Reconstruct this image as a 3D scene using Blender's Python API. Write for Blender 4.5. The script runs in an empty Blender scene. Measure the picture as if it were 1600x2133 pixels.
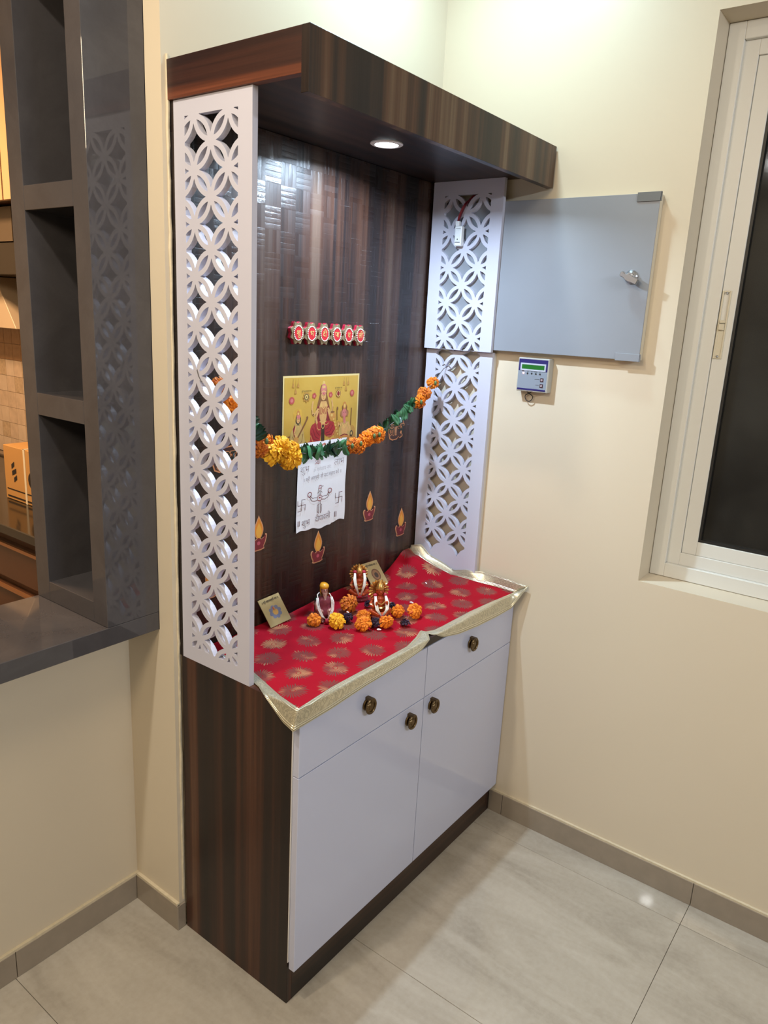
import bpy, bmesh, math, random
from mathutils import Vector, Matrix, Euler
random.seed(7)
S = bpy.context.scene
C = S.collection
PI = math.pi

# ---------------------------------------------------------------- camera
cam = bpy.data.cameras.new('camera')
cam.sensor_fit = 'VERTICAL'; cam.sensor_height = 36.0
cam.lens = 1546.79 / 2133 * 36.0
cam.clip_start = 0.02
co = bpy.data.objects.new('camera', cam); C.objects.link(co)
R_ = Vector((0.60369416, -0.79562564, 0.05033103)); U_ = Vector((0.16966042, 0.1899068, 0.96703193)); F_ = Vector((0.7789536, 0.57525234, -0.2496318))
m4 = Matrix(((R_.x, U_.x, -F_.x, -1.0722), (R_.y, U_.y, -F_.y, -1.0127), (R_.z, U_.z, -F_.z, 1.6377), (0, 0, 0, 1)))
co.matrix_world = m4
S.camera = co

# ---------------------------------------------------------------- world, lights, exposure
w = bpy.data.worlds.new('night'); S.world = w; w.use_nodes = True
w.node_tree.nodes['Background'].inputs[0].default_value = (0.02, 0.025, 0.035, 1)
w.node_tree.nodes['Background'].inputs[1].default_value = 0.25
vs = S.view_settings
vs.view_transform = 'Standard'; vs.look = 'None'; vs.gamma = 1.0; vs.use_curve_mapping = False
vs.exposure = 0.48

def area(name, loc, energy, col, size, target=None, shape='DISK', spread=180, sy=None):
    l = bpy.data.lights.new(name, 'AREA'); l.energy = energy; l.color = col; l.shape = shape; l.size = size
    if sy: l.size_y = sy
    l.spread = math.radians(spread)
    o = bpy.data.objects.new(name, l); C.objects.link(o); o.location = loc
    if target is not None:
        o.rotation_euler = (Vector(target) - Vector(loc)).to_track_quat('-Z', 'Y').to_euler()
    return o
COOL = (0.58, 0.87, 1.0)
# row of recessed ceiling spots along the wall
area('ceiling_spot_light', (0.62, 0.09, 2.755), 6.5, COOL, 0.14, spread=170)
area('ceiling_spot_light', (-0.85, 0.135, 2.755), 13, (1.0, 0.88, 0.70), 0.09, spread=170)
area('ceiling_spot_light', (-2.31, 0.149, 2.755), 10, (0.97, 0.98, 0.95), 0.09, spread=170)
# white tube lamp of the hall in front of the shrine, warm lamp on the far side of the room
area('hall_tube_light', (-0.35, -2.75, 2.45), 27, (0.84, 0.92, 1.0), 1.2, target=(0.1, 0.0, 0.9), shape='RECTANGLE', sy=0.12)
area('room_lamp_light', (-1.60, -0.38, 2.42), 13, (1.0, 0.80, 0.55), 0.40, target=(0.4, -0.1, 1.0), shape='SQUARE')
# kitchen lamp
area('kitchen_lamp_light', (-0.45, 1.9, 2.55), 36, (1.0, 0.62, 0.33), 0.35, shape='SQUARE')

# ---------------------------------------------------------------- helpers
class B:
    """collects vertices and faces"""
    def __init__(s): s.v = []; s.f = []; s.uv = None
    def add(s, vs, fs):
        o = len(s.v); s.v += [tuple(v) for v in vs]; s.f += [tuple(i + o for i in f) for f in fs]; return s
    def box(s, x0, x1, y0, y1, z0, z1):
        return s.add([(x0,y0,z0),(x1,y0,z0),(x1,y1,z0),(x0,y1,z0),(x0,y0,z1),(x1,y0,z1),(x1,y1,z1),(x0,y1,z1)],
                     [(0,3,2,1),(4,5,6,7),(0,1,5,4),(1,2,6,5),(2,3,7,6),(3,0,4,7)])
    def prism(s, poly, a, b, axis='y'):
        """poly = list of 2D points; extruded from a to b along the axis (y: (x,z), x: (y,z), z: (x,y))"""
        mp = {'y': lambda p, t: (p[0], t, p[1]), 'x': lambda p, t: (t, p[0], p[1]), 'z': lambda p, t: (p[0], p[1], t)}[axis]
        n = len(poly)
        return s.add([mp(p, a) for p in poly] + [mp(p, b) for p in poly],
                     [tuple(range(n)), tuple(range(2*n-1, n-1, -1))] + [(i, i+n, (i+1) % n + n, (i+1) % n) for i in range(n)])
    def flat(s, poly, t, axis='y'):
        mp = {'y': lambda p: (p[0], t, p[1]), 'x': lambda p: (t, p[0], p[1]), 'z': lambda p: (p[0], p[1], t)}[axis]
        return s.add([mp(p) for p in poly], [tuple(range(len(poly)))])
    def lathe(s, prof, n=24, c=(0,0,0), axis='z', sx=1, sy=1):
        vs = []; fs = []
        for r, h in prof:
            for i in range(n):
                a = 2*PI*i/n; p = (r*math.cos(a)*sx, r*math.sin(a)*sy, h)
                if axis == 'y': p = (p[0], -p[2], p[1])
                if axis == 'x': p = (-p[2], p[0], p[1])
                vs.append((c[0]+p[0], c[1]+p[1], c[2]+p[2]))
        for k in range(len(prof)-1):
            for i in range(n):
                j = (i+1) % n; fs.append((k*n+i, k*n+j, (k+1)*n+j, (k+1)*n+i))
        fs.append(tuple(range(n-1, -1, -1))); fs.append(tuple((len(prof)-1)*n+i for i in range(n)))
        return s.add(vs, fs)
    def tube(s, pts, r, n=8, closed=False):
        pts = [Vector(p) for p in pts]; m = len(pts); vs = []; fs = []
        up = Vector((0.31, 0.22, 0.93))
        for k, p in enumerate(pts):
            t = (pts[(k+1) % m] - pts[k-1]) if closed else (pts[min(k+1, m-1)] - pts[max(k-1, 0)])
            t.normalize(); a = t.cross(up)
            if a.length < 1e-4: a = t.cross(Vector((1, 0, 0)))
            a.normalize(); b = t.cross(a); rr = r[k] if isinstance(r, (list, tuple)) else r
            for i in range(n):
                th = 2*PI*i/n; vs.append(p + a*rr*math.cos(th) + b*rr*math.sin(th))
        for k in range(m if closed else m-1):
            k2 = (k+1) % m
            for i in range(n):
                j = (i+1) % n; fs.append((k*n+i, k*n+j, k2*n+j, k2*n+i))
        if not closed: fs += [tuple(range(n-1, -1, -1)), tuple((m-1)*n+i for i in range(n))]
        return s.add(vs, fs)
    def grid(s, fn, nu, nv):
        vs = [fn(i/nu, j/nv) for j in range(nv+1) for i in range(nu+1)]
        fs = [(j*(nu+1)+i, j*(nu+1)+i+1, (j+1)*(nu+1)+i+1, (j+1)*(nu+1)+i) for j in range(nv) for i in range(nu)]
        return s.add(vs, fs)
    def ball(s, c, r, n=12, m=8):
        if not isinstance(r, (list, tuple)): r = (r, r, r)
        vs = []; fs = []
        for k in range(1, m):
            ph = PI*k/m
            for i in range(n):
                a = 2*PI*i/n; vs.append((c[0]+r[0]*math.sin(ph)*math.cos(a), c[1]+r[1]*math.sin(ph)*math.sin(a), c[2]+r[2]*math.cos(ph)))
        t = len(vs); vs += [(c[0], c[1], c[2]+r[2]), (c[0], c[1], c[2]-r[2])]
        for k in range(m-2):
            for i in range(n):
                j = (i+1) % n; fs.append((k*n+i, (k+1)*n+i, (k+1)*n+j, k*n+j))
        for i in range(n):
            j = (i+1) % n; fs += [(t, i, j), (t+1, (m-2)*n+j, (m-2)*n+i)]
        return s.add(vs, fs)

def mesh_of(b, name, off=(0,0,0), bevel=0, smooth=False, uv=None, recalc=True):
    me = bpy.data.meshes.new(name)
    me.from_pydata([(v[0]-off[0], v[1]-off[1], v[2]-off[2]) for v in b.v], [], b.f)
    bm = bmesh.new(); bm.from_mesh(me)
    if recalc: bmesh.ops.recalc_face_normals(bm, faces=bm.faces)
    if bevel: bmesh.ops.bevel(bm, geom=list(bm.edges), offset=bevel, segments=1, affect='EDGES', clamp_overlap=True)
    bm.to_mesh(me); bm.free()
    if smooth: me.polygons.foreach_set('use_smooth', [True]*len(me.polygons))
    if uv:
        l = me.uv_layers.new(name='UVMap')
        for lp in me.loops: l.data[lp.index].uv = uv(me.vertices[lp.vertex_index].co)
    return me

def obj(name, b, m, parent=None, bevel=0, smooth=False, uv=None, local=False, label=None, recalc=True):
    off = (0,0,0)
    if parent is not None and not local:
        p = parent; off = Vector((0,0,0))
        while p is not None: off = off + p.location; p = p.parent
    me = b if isinstance(b, bpy.types.Mesh) else mesh_of(b, name, off, bevel, smooth, uv, recalc)
    o = bpy.data.objects.new(name, me); C.objects.link(o)
    if m is not None and not me.materials: me.materials.append(m)
    if parent is not None: o.parent = parent
    if label: o['label'] = label
    return o

def thing(name, label, cat, loc=(0,0,0), rotz=0, group=None):
    o = bpy.data.objects.new(name, None); C.objects.link(o); o.location = loc; o.rotation_euler = (0,0,rotz)
    o.empty_display_size = 0.02
    o['label'] = label; o['category'] = cat
    if group: o['group'] = group
    return o
def tag(o, label, cat, group=None):
    o['label'] = label; o['category'] = cat
    if group: o['group'] = group
    return o
def struct(name, b=None, m=None, loc=(0,0,0), **k):
    if b is None:
        o = bpy.data.objects.new(name, None); C.objects.link(o); o.location = loc; o.empty_display_size = 0.02
    else: o = obj(name, b, m, None, **k)
    o['kind'] = 'structure'; return o

def text_mesh(s, size, weight=0.0):
    cu = bpy.data.curves.new('lettering', 'FONT'); cu.body = s; cu.size = size; cu.offset = weight; cu.resolution_u = 3
    cu.align_x = 'CENTER'; cu.align_y = 'CENTER'
    o = bpy.data.objects.new('lettering', cu); C.objects.link(o)
    dg = bpy.context.evaluated_depsgraph_get()
    me = bpy.data.meshes.new_from_object(o.evaluated_get(dg))
    bpy.data.objects.remove(o); bpy.data.curves.remove(cu)
    me.materials.clear()
    return me
BACKWALL = Matrix(((1,0,0),(0,0,-1),(0,1,0)))      # faces -y
RIGHTWALL = Matrix(((0,0,-1),(-1,0,0),(0,1,0)))    # faces -x
def lettering(s, size, pos, m, parent, rot=BACKWALL, tilt=0, weight=0.0, name='lettering', sx=1.0):
    me = text_mesh(s, size, weight)
    off = Vector((0,0,0)); p = parent
    while p is not None: off = off + p.location; p = p.parent
    T = rot @ Matrix.Rotation(tilt, 3, 'Z') @ Matrix.Diagonal((sx, 1, 1))
    for v in me.vertices: v.co = T @ v.co + Vector(pos) - off
    return obj(name, me, m, parent)

# ---------------------------------------------------------------- materials
class NT:
    def __init__(s, name):
        s.m = bpy.data.materials.new(name); s.m.use_nodes = True; s.t = s.m.node_tree
        s.b = s.t.nodes['Principled BSDF']
    def n(s, typ, ins=None, **props):
        nd = s.t.nodes.new('ShaderNode'+typ)
        for k, v in props.items(): setattr(nd, k, v)
        for k, v in (ins or {}).items(): s.set(nd.inputs[k], v)
        return nd
    def set(s, sock, v):
        if isinstance(v, bpy.types.NodeSocket): s.t.links.new(v, sock)
        elif isinstance(v, bpy.types.Node): s.t.links.new(v.outputs[0], sock)
        else:
            if sock.type == 'RGBA' and len(v) == 3: v = (*v, 1)
            sock.default_value = v
    def math(s, op, a, b=0.0, c=None):
        nd = s.n('Math', {0: a, 1: b}, operation=op)
        if c is not None: s.set(nd.inputs[2], c)
        return nd.outputs[0]
    def pos(s): return s.n('NewGeometry').outputs['Position']
    def scale(s, vec, sc, loc=(0,0,0)): return s.n('Mapping', {'Vector': vec, 'Scale': sc, 'Location': loc}).outputs[0]
    def noise(s, vec, scale=1.0, detail=2.0, rough=0.5, dist=0.0):
        return s.n('TexNoise', {'Vector': vec, 'Scale': scale, 'Detail': detail, 'Roughness': rough, 'Distortion': dist}).outputs[0]
    def ramp(s, f, stops, interp='LINEAR'):
        nd = s.n('ValToRGB', {0: f}); cr = nd.color_ramp; cr.interpolation = interp
        while len(cr.elements) < len(stops): cr.elements.new(0.5)
        for e, (p, c) in zip(cr.elements, stops):
            e.position = p; e.color = (*c, 1) if not isinstance(c, float) else (c, c, c, 1)
        return nd.outputs[0]
    def mix(s, f, a, b, mode='MIX'):
        nd = s.n('Mix', data_type='RGBA', blend_type=mode)
        s.set(nd.inputs[0], f); s.set(nd.inputs[6], a); s.set(nd.inputs[7], b); return nd.outputs[2]
    def bump(s, h, strength=0.3, dist=0.002):
        s.set(s.b.inputs['Normal'], s.n('Bump', {'Height': h, 'Strength': strength, 'Distance': dist}).outputs[0])
    def p(s, **k):
        names = dict(col='Base Color', rough='Roughness', metal='Metallic', spec='Specular IOR Level', coat='Coat Weight', coatr='Coat Roughness',
                     emi='Emission Color', emis='Emission Strength', trans='Transmission Weight', alpha='Alpha', sheen='Sheen Weight', ior='IOR')
        for a, v in k.items(): s.set(s.b.inputs[names[a]], v)
        return s.m

def plain(name, col, rough=0.5, metal=0.0, spec=0.5, var=0.0, vscale=20, bump=0.0, bscale=200, coat=0.0):
    t = NT(name)
    c = col
    if var:
        nz = t.noise(t.pos(), vscale, 3)
        c = t.mix(nz, tuple(max(0, x*(1-var)) for x in col), tuple(min(1, x*(1+var)) for x in col))
    if bump: t.bump(t.noise(t.pos(), bscale, 3), bump, 0.001)
    return t.p(col=c, rough=rough, metal=metal, spec=spec, coat=coat)

def wood(name, long_axis='z', weave=False, bright=1.0, tint=(1, 1, 1)):
    t = NT(name); P = t.pos()
    li = 'xyz'.index(long_axis)
    sc = lambda a, l: tuple(l if i == li else a for i in range(3))
    band = t.noise(t.scale(P, sc(12, 0.25), (3.1, 1.7, 0.4)), 1, 1, 0.5)
    band2 = t.noise(t.scale(P, sc(34, 0.4), (0.7, 2.3, 0.1)), 1, 3, 0.6)
    fine = t.noise(t.scale(P, sc(380, 5)), 1, 3, 0.65)
    hatch = t.noise(t.scale(P, sc(30, 620)), 1, 2, 0.5)
    f = t.math('ADD', t.math('MULTIPLY', band, 0.58), t.math('MULTIPLY', band2, 0.42))
    f = t.math('ADD', t.math('MULTIPLY', t.math('SUBTRACT', f, 0.5), 2.5), 0.5)
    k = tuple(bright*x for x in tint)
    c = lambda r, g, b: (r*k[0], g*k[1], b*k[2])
    col = t.ramp(f, [(0.22, c(0.010, 0.0062, 0.0062)), (0.40, c(0.020, 0.0105, 0.0085)), (0.50, c(0.042, 0.018, 0.0105)),
                     (0.62, c(0.072, 0.031, 0.017)), (0.80, c(0.125, 0.075, 0.046))])
    col = t.mix(t.math('MULTIPLY', fine, 0.8), col, t.mix(1.0, col, (0.35, 0.34, 0.34), 'MULTIPLY'))
    col = t.mix(t.math('MULTIPLY', hatch, 0.30), col, t.mix(1.0, col, (0.55, 0.55, 0.55), 'MULTIPLY'))
    if weave:
        sep = t.n('SeparateXYZ', {0: P}); X, Z = sep.outputs[0], sep.outputs[2]
        cs = 0.0525; ns = 4.0
        gx, gz = t.math('DIVIDE', X, cs), t.math('DIVIDE', Z, cs)
        cx, cz = t.math('FLOOR', gx), t.math('FLOOR', gz)
        chk = t.math('FLOORED_MODULO', t.math('ADD', cx, cz), 2.0)
        mixf = lambda f_, a, b: t.n('Mix', {0: f_, 2: a, 3: b}, data_type='FLOAT').outputs[0]
        along = mixf(chk, gx, gz); across = mixf(chk, gz, gx)           # horizontal strips / vertical strips
        sa = t.math('MULTIPLY', across, ns); si = t.math('FLOOR', sa); sf = t.math('SUBTRACT', sa, si)
        rnd = t.n('TexWhiteNoise', {'Vector': t.n('CombineXYZ', {0: cx, 1: cz, 2: si}).outputs[0]}).outputs[0]
        prof = t.math('POWER', t.math('SINE', t.math('MULTIPLY', sf, PI)), 0.35)
        slope = t.math('MULTIPLY', t.math('SUBTRACT', rnd, 0.5), t.math('MULTIPLY', t.math('SUBTRACT', sf, 0.5), 1.3))
        fibre = t.noise(t.n('CombineXYZ', {0: t.math('MULTIPLY', along, 1.5), 1: t.math('MULTIPLY', across, 34.0), 2: rnd}).outputs[0], 1, 3, 0.65)
        h = t.math('ADD', t.math('ADD', prof, slope), t.math('MULTIPLY', fibre, 0.9))
        nb = t.n('Bump', {'Height': h, 'Strength': 0.75, 'Distance': 0.0006}).outputs[0]
        t.set(t.b.inputs['Coat Normal'], nb)
        r = t.math('ADD', 0.22, t.math('MULTIPLY', rnd, 0.20))
        return t.p(col=col, rough=0.5, spec=0.15, coat=0.8, coatr=r)
    t.bump(fine, 0.12, 0.0008)
    return t.p(col=col, rough=0.36, spec=0.45)

WALLCOL = (0.59, 0.512, 0.393)
def wallmat(name, col=WALLCOL):
    t = NT(name); P = t.pos()
    v = t.noise(P, 1.6, 3)
    c = t.mix(v, tuple(x*0.95 for x in col), tuple(min(1, x*1.05) for x in col))
    t.bump(t.noise(P, 35, 4), 0.06, 0.002)
    return t.p(col=c, rough=0.42, spec=0.35)
M_wall = wallmat('cream_wall_paint')
M_ceil = plain('white_ceiling_paint', (0.8, 0.78, 0.72), 0.7)

def tilemat():
    t = NT('beige_vitrified_tile'); P = t.pos()
    a = t.noise(t.scale(P, (9, 2.2, 1), (0.3, 0, 0)), 1, 4, 0.6, 0.8)
    b = t.noise(P, 60, 4, 0.6)
    f = t.math('ADD', t.math('MULTIPLY', a, 0.75), t.math('MULTIPLY', b, 0.25))
    c = t.ramp(f, [(0.3, (0.265, 0.230, 0.185)), (0.48, (0.345, 0.305, 0.248)), (0.66, (0.405, 0.362, 0.300))])
    return t.p(col=c, rough=0.045, spec=0.45)
M_tile = tilemat()
M_grout = plain('dark_grout', (0.16, 0.135, 0.105), 0.8)
M_skirt = plain('brown_skirting_tile', (0.265, 0.22, 0.17), 0.04, var=0.12, vscale=25)
M_wood = wood('walnut_laminate_upright', 'z', bright=1.10, tint=(1.12, 0.90, 0.80))
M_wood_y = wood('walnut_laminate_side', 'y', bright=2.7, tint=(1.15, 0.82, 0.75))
M_wood_x = wood('walnut_laminate_along', 'x', bright=0.8)
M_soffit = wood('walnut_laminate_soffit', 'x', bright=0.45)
M_panel = wood('walnut_laminate_woven', 'z', weave=True, bright=0.72, tint=(0.98, 0.95, 1.05))
M_fascia = wood('walnut_laminate_fascia', 'z', bright=1.6, tint=(0.92, 1.02, 1.0))
M_white = plain('gloss_white_laminate', (0.49, 0.51, 0.645), 0.10, spec=0.5)
M_whiteedge = plain('white_edge_band', (0.62, 0.58, 0.54), 0.4)
M_jali = plain('white_lattice_paint', (0.50, 0.50, 0.595), 0.45)
M_brass = plain('antique_brass', (0.13, 0.085, 0.04), 0.32, 0.9, var=0.5, vscale=120)
M_greymetal = plain('grey_sheet_metal', (0.225, 0.24, 0.27), 0.40, 0.0, var=0.05, vscale=8)
M_clip = plain('dark_grey_metal', (0.12, 0.13, 0.14), 0.45, 0.3)
M_chrome = plain('chrome_metal', (0.42, 0.43, 0.45), 0.25, 0.9)
M_alu = plain('cream_white_aluminium', (0.60, 0.59, 0.545), 0.35, spec=0.4)
M_black = plain('black_rubber', (0.006, 0.006, 0.006), 0.5)
M_dark = plain('dark_ink', (0.015, 0.012, 0.012), 0.6)
def granite():
    t = NT('polished_grey_stone'); P = t.pos()
    a = t.noise(P, 7, 5, 0.6, 1.2); b = t.noise(P, 160, 2, 0.6)
    c = t.ramp(t.math('ADD', t.math('MULTIPLY', a, 0.85), t.math('MULTIPLY', b, 0.15)),
               [(0.25, (0.048, 0.045, 0.049)), (0.5, (0.058, 0.055, 0.060)), (0.72, (0.070, 0.066, 0.071)), (0.85, (0.11, 0.10, 0.105))])
    return t.p(col=c, rough=0.03, spec=0.5)
M_stone = granite()
def emitter(name, col, st):
    t = NT(name); return t.p(col=(0.8, 0.8, 0.8), emi=col, emis=st)

# ================================================================ THE SETTING
W = 1.0095; H = 0.809; D = 0.373; YB = 0.387; YL = 0.575; XP = -0.018
X0, Y0, ZC = -3.05, -3.1, 2.77
# floor with tiles
fl = struct('floor', B().box(X0-0.1, W+0.15, Y0-0.1, 3.1, -0.05, -0.0035), M_grout)
PT = 0.6425
xs = [0.9055 + PT*k for k in range(-6, 1)]; ys = [-0.6865 + 2*PT*k for k in range(-2, 2)] + [1.88]
xs = [X0-0.05] + [x for x in xs if x > X0] + [W+0.02]; ys = [Y0-0.05] + [y for y in ys if y > Y0]
for i in range(len(xs)-1):
    for j in range(len(ys)-1):
        g = 0.0006
        obj('tile', B().box(xs[i]+g, xs[i+1]-g, ys[j]+g, ys[j+1]-g, -0.02, 0.0), M_tile, fl, bevel=0.0005)
# back wall (niche) and left wall under the pass-through
struct('wall_back', B().box(XP, W+0.20, YB, 0.4405, 0, ZC).box(XP, W+0.2, 0.4405, 0.60, 0, 0.8645).box(0.16, W+0.2, 0.4405, 0.6, 0.8645, ZC)
       .box(XP, 0.16, 0.4405, 0.6, 2.50, ZC), M_wall)
struct('wall_left', B().box(X0, XP, YL, 0.70, 0, 0.8645).box(X0, -1.75, 0.45, 0.70, 0.8645, ZC).box(-1.75, XP, 0.45, 0.70, 2.50, ZC), M_wall)
# right wall with the window recess
wy0, wy1, wz0, wz1 = -0.40, -1.75, 0.947, 2.40
struct('wall_right', B().box(W, W+0.2, wy0, YB, 0, ZC).box(W, W+0.2, Y0, wy1, 0, ZC).box(W, W+0.2, wy1, wy0, 0, wz0).box(W, W+0.2, wy1, wy0, wz1, ZC), M_wall)
struct('wall_front', B().box(X0-0.1, W+0.2, Y0-0.12, Y0, 0, ZC), M_wall)
struct('wall_side', B().box(X0-0.12, X0, Y0, 3.05, 0, ZC), M_wall)
struct('ceiling', B().box(X0-0.12, W+0.2, Y0-0.12, 3.1, ZC, ZC+0.08), M_ceil)
# skirting tiles
hb = 0.077; tb = 0.010
br = struct('baseboard_right', loc=(W, 0, 0))
yj = [0.0, -0.052, -0.688, -1.33, -1.97, -2.61, Y0]
for a, b_ in zip(yj[:-1], yj[1:]):
    obj('tile', B().box(W-tb, W-0.0002, b_+0.0008, a-0.0008, 0, hb), M_skirt, br, bevel=0.0008)
obj('mortar_line', B().box(W-0.008, W-0.0001, Y0, -0.002, hb, hb+0.006), plain('cream_mortar', (0.55, 0.47, 0.33), 0.7, var=0.2, vscale=60, bump=0.5, bscale=150), br)
bl = struct('baseboard_left', loc=(XP, YL, 0))
xj = [XP-tb, -0.375, -1.02, -1.66, -2.3, X0]
for a, b_ in zip(xj[:-1], xj[1:]):
    obj('tile', B().box(b_+0.0008, a-0.0008, YL-tb, YL-0.0002, 0, hb), M_skirt, bl, bevel=0.0008)
obj('tile', B().box(XP-tb, XP-0.0002, YB-0.005, YL-0.001, 0, hb), M_skirt, bl, bevel=0.0008)
obj('tile', B().box(XP-tb+0.001, -0.0012, YB-0.006, YB-0.0003, 0, hb), M_skirt, bl, bevel=0.0008)
obj('mortar_line', B().box(X0, XP, YL-0.009, YL-0.0001, hb, hb+0.007).box(XP-0.009, XP-0.0001, YB-0.002, YL-0.002, hb, hb+0.006), bpy.data.materials['cream_mortar'], bl)
# rough plaster bead on the pillar beside the cabinet
bead = B()
zz = [hb + 0.01 + k*(2.13-hb)/60 for k in range(61)]
bead.tube([(-0.0042 + random.uniform(-0.0012, 0.0012), YB-0.001, z) for z in zz], [0.0035 + random.uniform(-0.001, 0.0012) for _ in zz], 6)
struct('trim_1', bead, bpy.data.materials['cream_mortar'])

# ---------------- window in the right wall
win = struct('window_1', loc=(W+0.1, -1.0, wz0))
fx = 1.104
def frame_rect(b, x0, x1, ya, yb, za, zb, t):
    """rectangular ring between (ya>yb) and za<zb, bar width t"""
    b.box(x0, x1, ya-t, ya, za, zb); b.box(x0, x1, yb, yb+t, za, zb); b.box(x0, x1, yb+t, ya-t, za, za+t); b.box(x0, x1, yb+t, ya-t, zb-t, zb); return b
obj('window_frame', frame_rect(B(), fx, fx+0.09, wy0-0.001, wy1+0.001, wz0+0.001, wz1-0.001, 0.041), M_alu, win, bevel=0.0015)
obj('track', frame_rect(B(), fx+0.014, fx+0.09, wy0-0.041, wy1+0.041, wz0+0.042, wz1-0.042, 0.036), M_alu, win, bevel=0.001)
ga, gb = wy0-0.0775, -1.10
sash = obj('sash', frame_rect(B(), fx+0.020, fx+0.052, ga, gb, wz0+0.078, wz1-0.078, 0.040), M_alu, win, bevel=0.0015)
sash2 = obj('sash', frame_rect(B(), fx+0.056, fx+0.086, -1.05, wy1+0.078, wz0+0.078, wz1-0.078, 0.040), M_alu, win, bevel=0.0015)
tg = NT('dark_window_glass')
M_glass = tg.p(col=tg.ramp(tg.noise(tg.pos(), 5, 3), [(0.35, (0.010, 0.010, 0.010)), (0.7, (0.030, 0.029, 0.026))]), rough=0.06, spec=0.5, trans=0.25, ior=1.45)
obj('pane', B().box(fx+0.036, fx+0.041, gb+0.038, ga-0.038, wz0+0.116, wz1-0.116), M_glass, sash)
obj('pane', B().box(fx+0.070, fx+0.075, wy1+0.110, -1.088, wz0+0.116, wz1-0.116), M_glass, sash2)
gask = frame_rect(B(), fx+0.024, fx+0.037, ga-0.0402, gb+0.0402, wz0+0.1182, wz1-0.1182, 0.007)
obj('gasket', gask, M_black, sash)
M_latch = plain('ivory_latch', (0.55, 0.50, 0.38), 0.4)
yl_, zl_ = -0.4905, 1.67
la = obj('latch', frame_rect(B(), fx+0.0165, fx+0.0205, yl_+0.011, yl_-0.012, zl_-0.088, zl_+0.09, 0.0045).box(fx+0.0180, fx+0.0205, yl_-0.008, yl_+0.008, zl_-0.084, zl_-0.01), M_latch, sash, bevel=0.0008)
obj('latch_slider', B().box(fx+0.010, fx+0.0205, yl_-0.0075, yl_+0.0065, zl_-0.012, zl_+0.004).box(fx+0.014, fx+0.0205, yl_-0.0075, yl_+0.0065, zl_+0.006, zl_+0.014), M_latch, sash, bevel=0.001)
for dz in (-0.082, 0.084):
    obj('screw', B().lathe([(0.0, 0.0), (0.0035, 0.0), (0.003, 0.0012), (0.0, 0.0013)], 10, (fx+0.0165, yl_-0.0005, zl_+dz), 'x'), M_chrome, sash, smooth=True)
# dark facade outside so that the pane looks on to the night
obj('night_screen', B().box(W+0.95, W+1.0, -2.6, 0.5, 0.2, 3.2), plain('night_wall', (0.02, 0.019, 0.017), 0.9, var=0.5, vscale=3), win)

# ---------------- stone shelf column and sill of the kitchen pass-through
yg, xr_ = 0.441, -0.16
sc_ = thing('stone_shelf_column', 'polished dark grey stone column with stacked open shelf niches beside the cream pillar', 'shelf', (-0.09, 0.6, 0.9125))
xb_ = 0.12
obj('front_slab', B().box(xr_, XP-0.0006, yg, 0.496, 0.9125, 2.495), M_stone, sc_, bevel=0.0008)
obj('rear_slab', B().box(xr_, xb_, 0.690, 0.748, 0.9125, 2.495), M_stone, sc_, bevel=0.0008)
for za, zb in ((0.9125, 0.963), (1.381, 1.433), (1.833, 1.884), (2.30, 2.35)):
    obj('shelf_slab', B().box(xr_, xb_, 0.4962, 0.6898, za, zb), M_stone, sc_, bevel=0.0008)
obj('back_slab', B().box(xb_+0.0002, xb_+0.02, 0.4418, 0.748, 0.9125, 2.495), M_stone, sc_)
obj('inner_slab', B().box(XP, xb_, 0.4416, 0.4958, 0.9125, 2.495), M_stone, sc_)
o = obj('stone_sill', B().box(-1.75, XP-0.0006, yg, 0.749, 0.8655, 0.9118), M_stone, bevel=0.0012)
tag(o, 'polished grey stone sill of the kitchen pass-through', 'sill')
bk = B().lathe([(0.0, 0), (0.006, 0.0), (0.007, 0.004), (0.003, 0.008), (0.003, 0.02), (0.0, 0.02)], 10, (-0.045, 0.56, 1.806), 'y', 1, 0.8)
o = obj('shelf_peg', bk, plain('ivory_plastic', (0.6, 0.58, 0.52), 0.4), sc_, smooth=True)

# ---------------- kitchen seen through the opening
kx = 0.75
kw = struct('wall_kitchen', B().box(kx, kx+0.1, 0.6, 3.05, 0, ZC), plain('kitchen_grout', (0.42, 0.32, 0.23), 0.8))
struct('wall_kitchen_end', B().box(X0, kx, 2.95, 3.05, 0, ZC), M_wall)
kt = [plain('kitchen_tile_a', (0.66, 0.54, 0.43), 0.25, var=0.15, vscale=22), plain('kitchen_tile_b', (0.62, 0.49, 0.38), 0.25, var=0.25, vscale=30),
      plain('kitchen_tile_c', (0.52, 0.40, 0.28), 0.25, var=0.35, vscale=60)]
M_kt_shaded = plain('kitchen_tile_shaded', (0.34, 0.19, 0.095), 0.25, var=0.25, vscale=40)  # shade on the upper tile rows, painted as a browner tile colour
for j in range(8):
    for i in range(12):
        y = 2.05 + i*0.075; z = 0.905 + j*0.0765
        obj('tile', B().box(kx-0.006, kx-0.0002, y+0.001, y+0.074, z+0.0008, z+0.0757), M_kt_shaded if j > 5 else random.choice([kt[0], kt[0], kt[1], kt[1], kt[2]]), kw)
M_kwood = plain('brown_kitchen_laminate', (0.075, 0.030, 0.014), 0.3, var=0.2, vscale=6)
ct = obj('kitchen_counter', B().box(0.13, kx-0.007, 0.80, 2.94, 0.85, 0.885), plain('black_counter_stone', (0.018, 0.016, 0.013), 0.12), bevel=0.003)
tag(ct, 'black stone kitchen counter under the cardboard box', 'counter')
kc = thing('kitchen_base_cabinet', 'brown kitchen base cabinet below the black counter', 'cabinet', (0.45, 1.87, 0))
obj('body', B().box(0.185, kx-0.01, 0.82, 2.93, 0.08, 0.849), M_kwood, kc)
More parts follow.
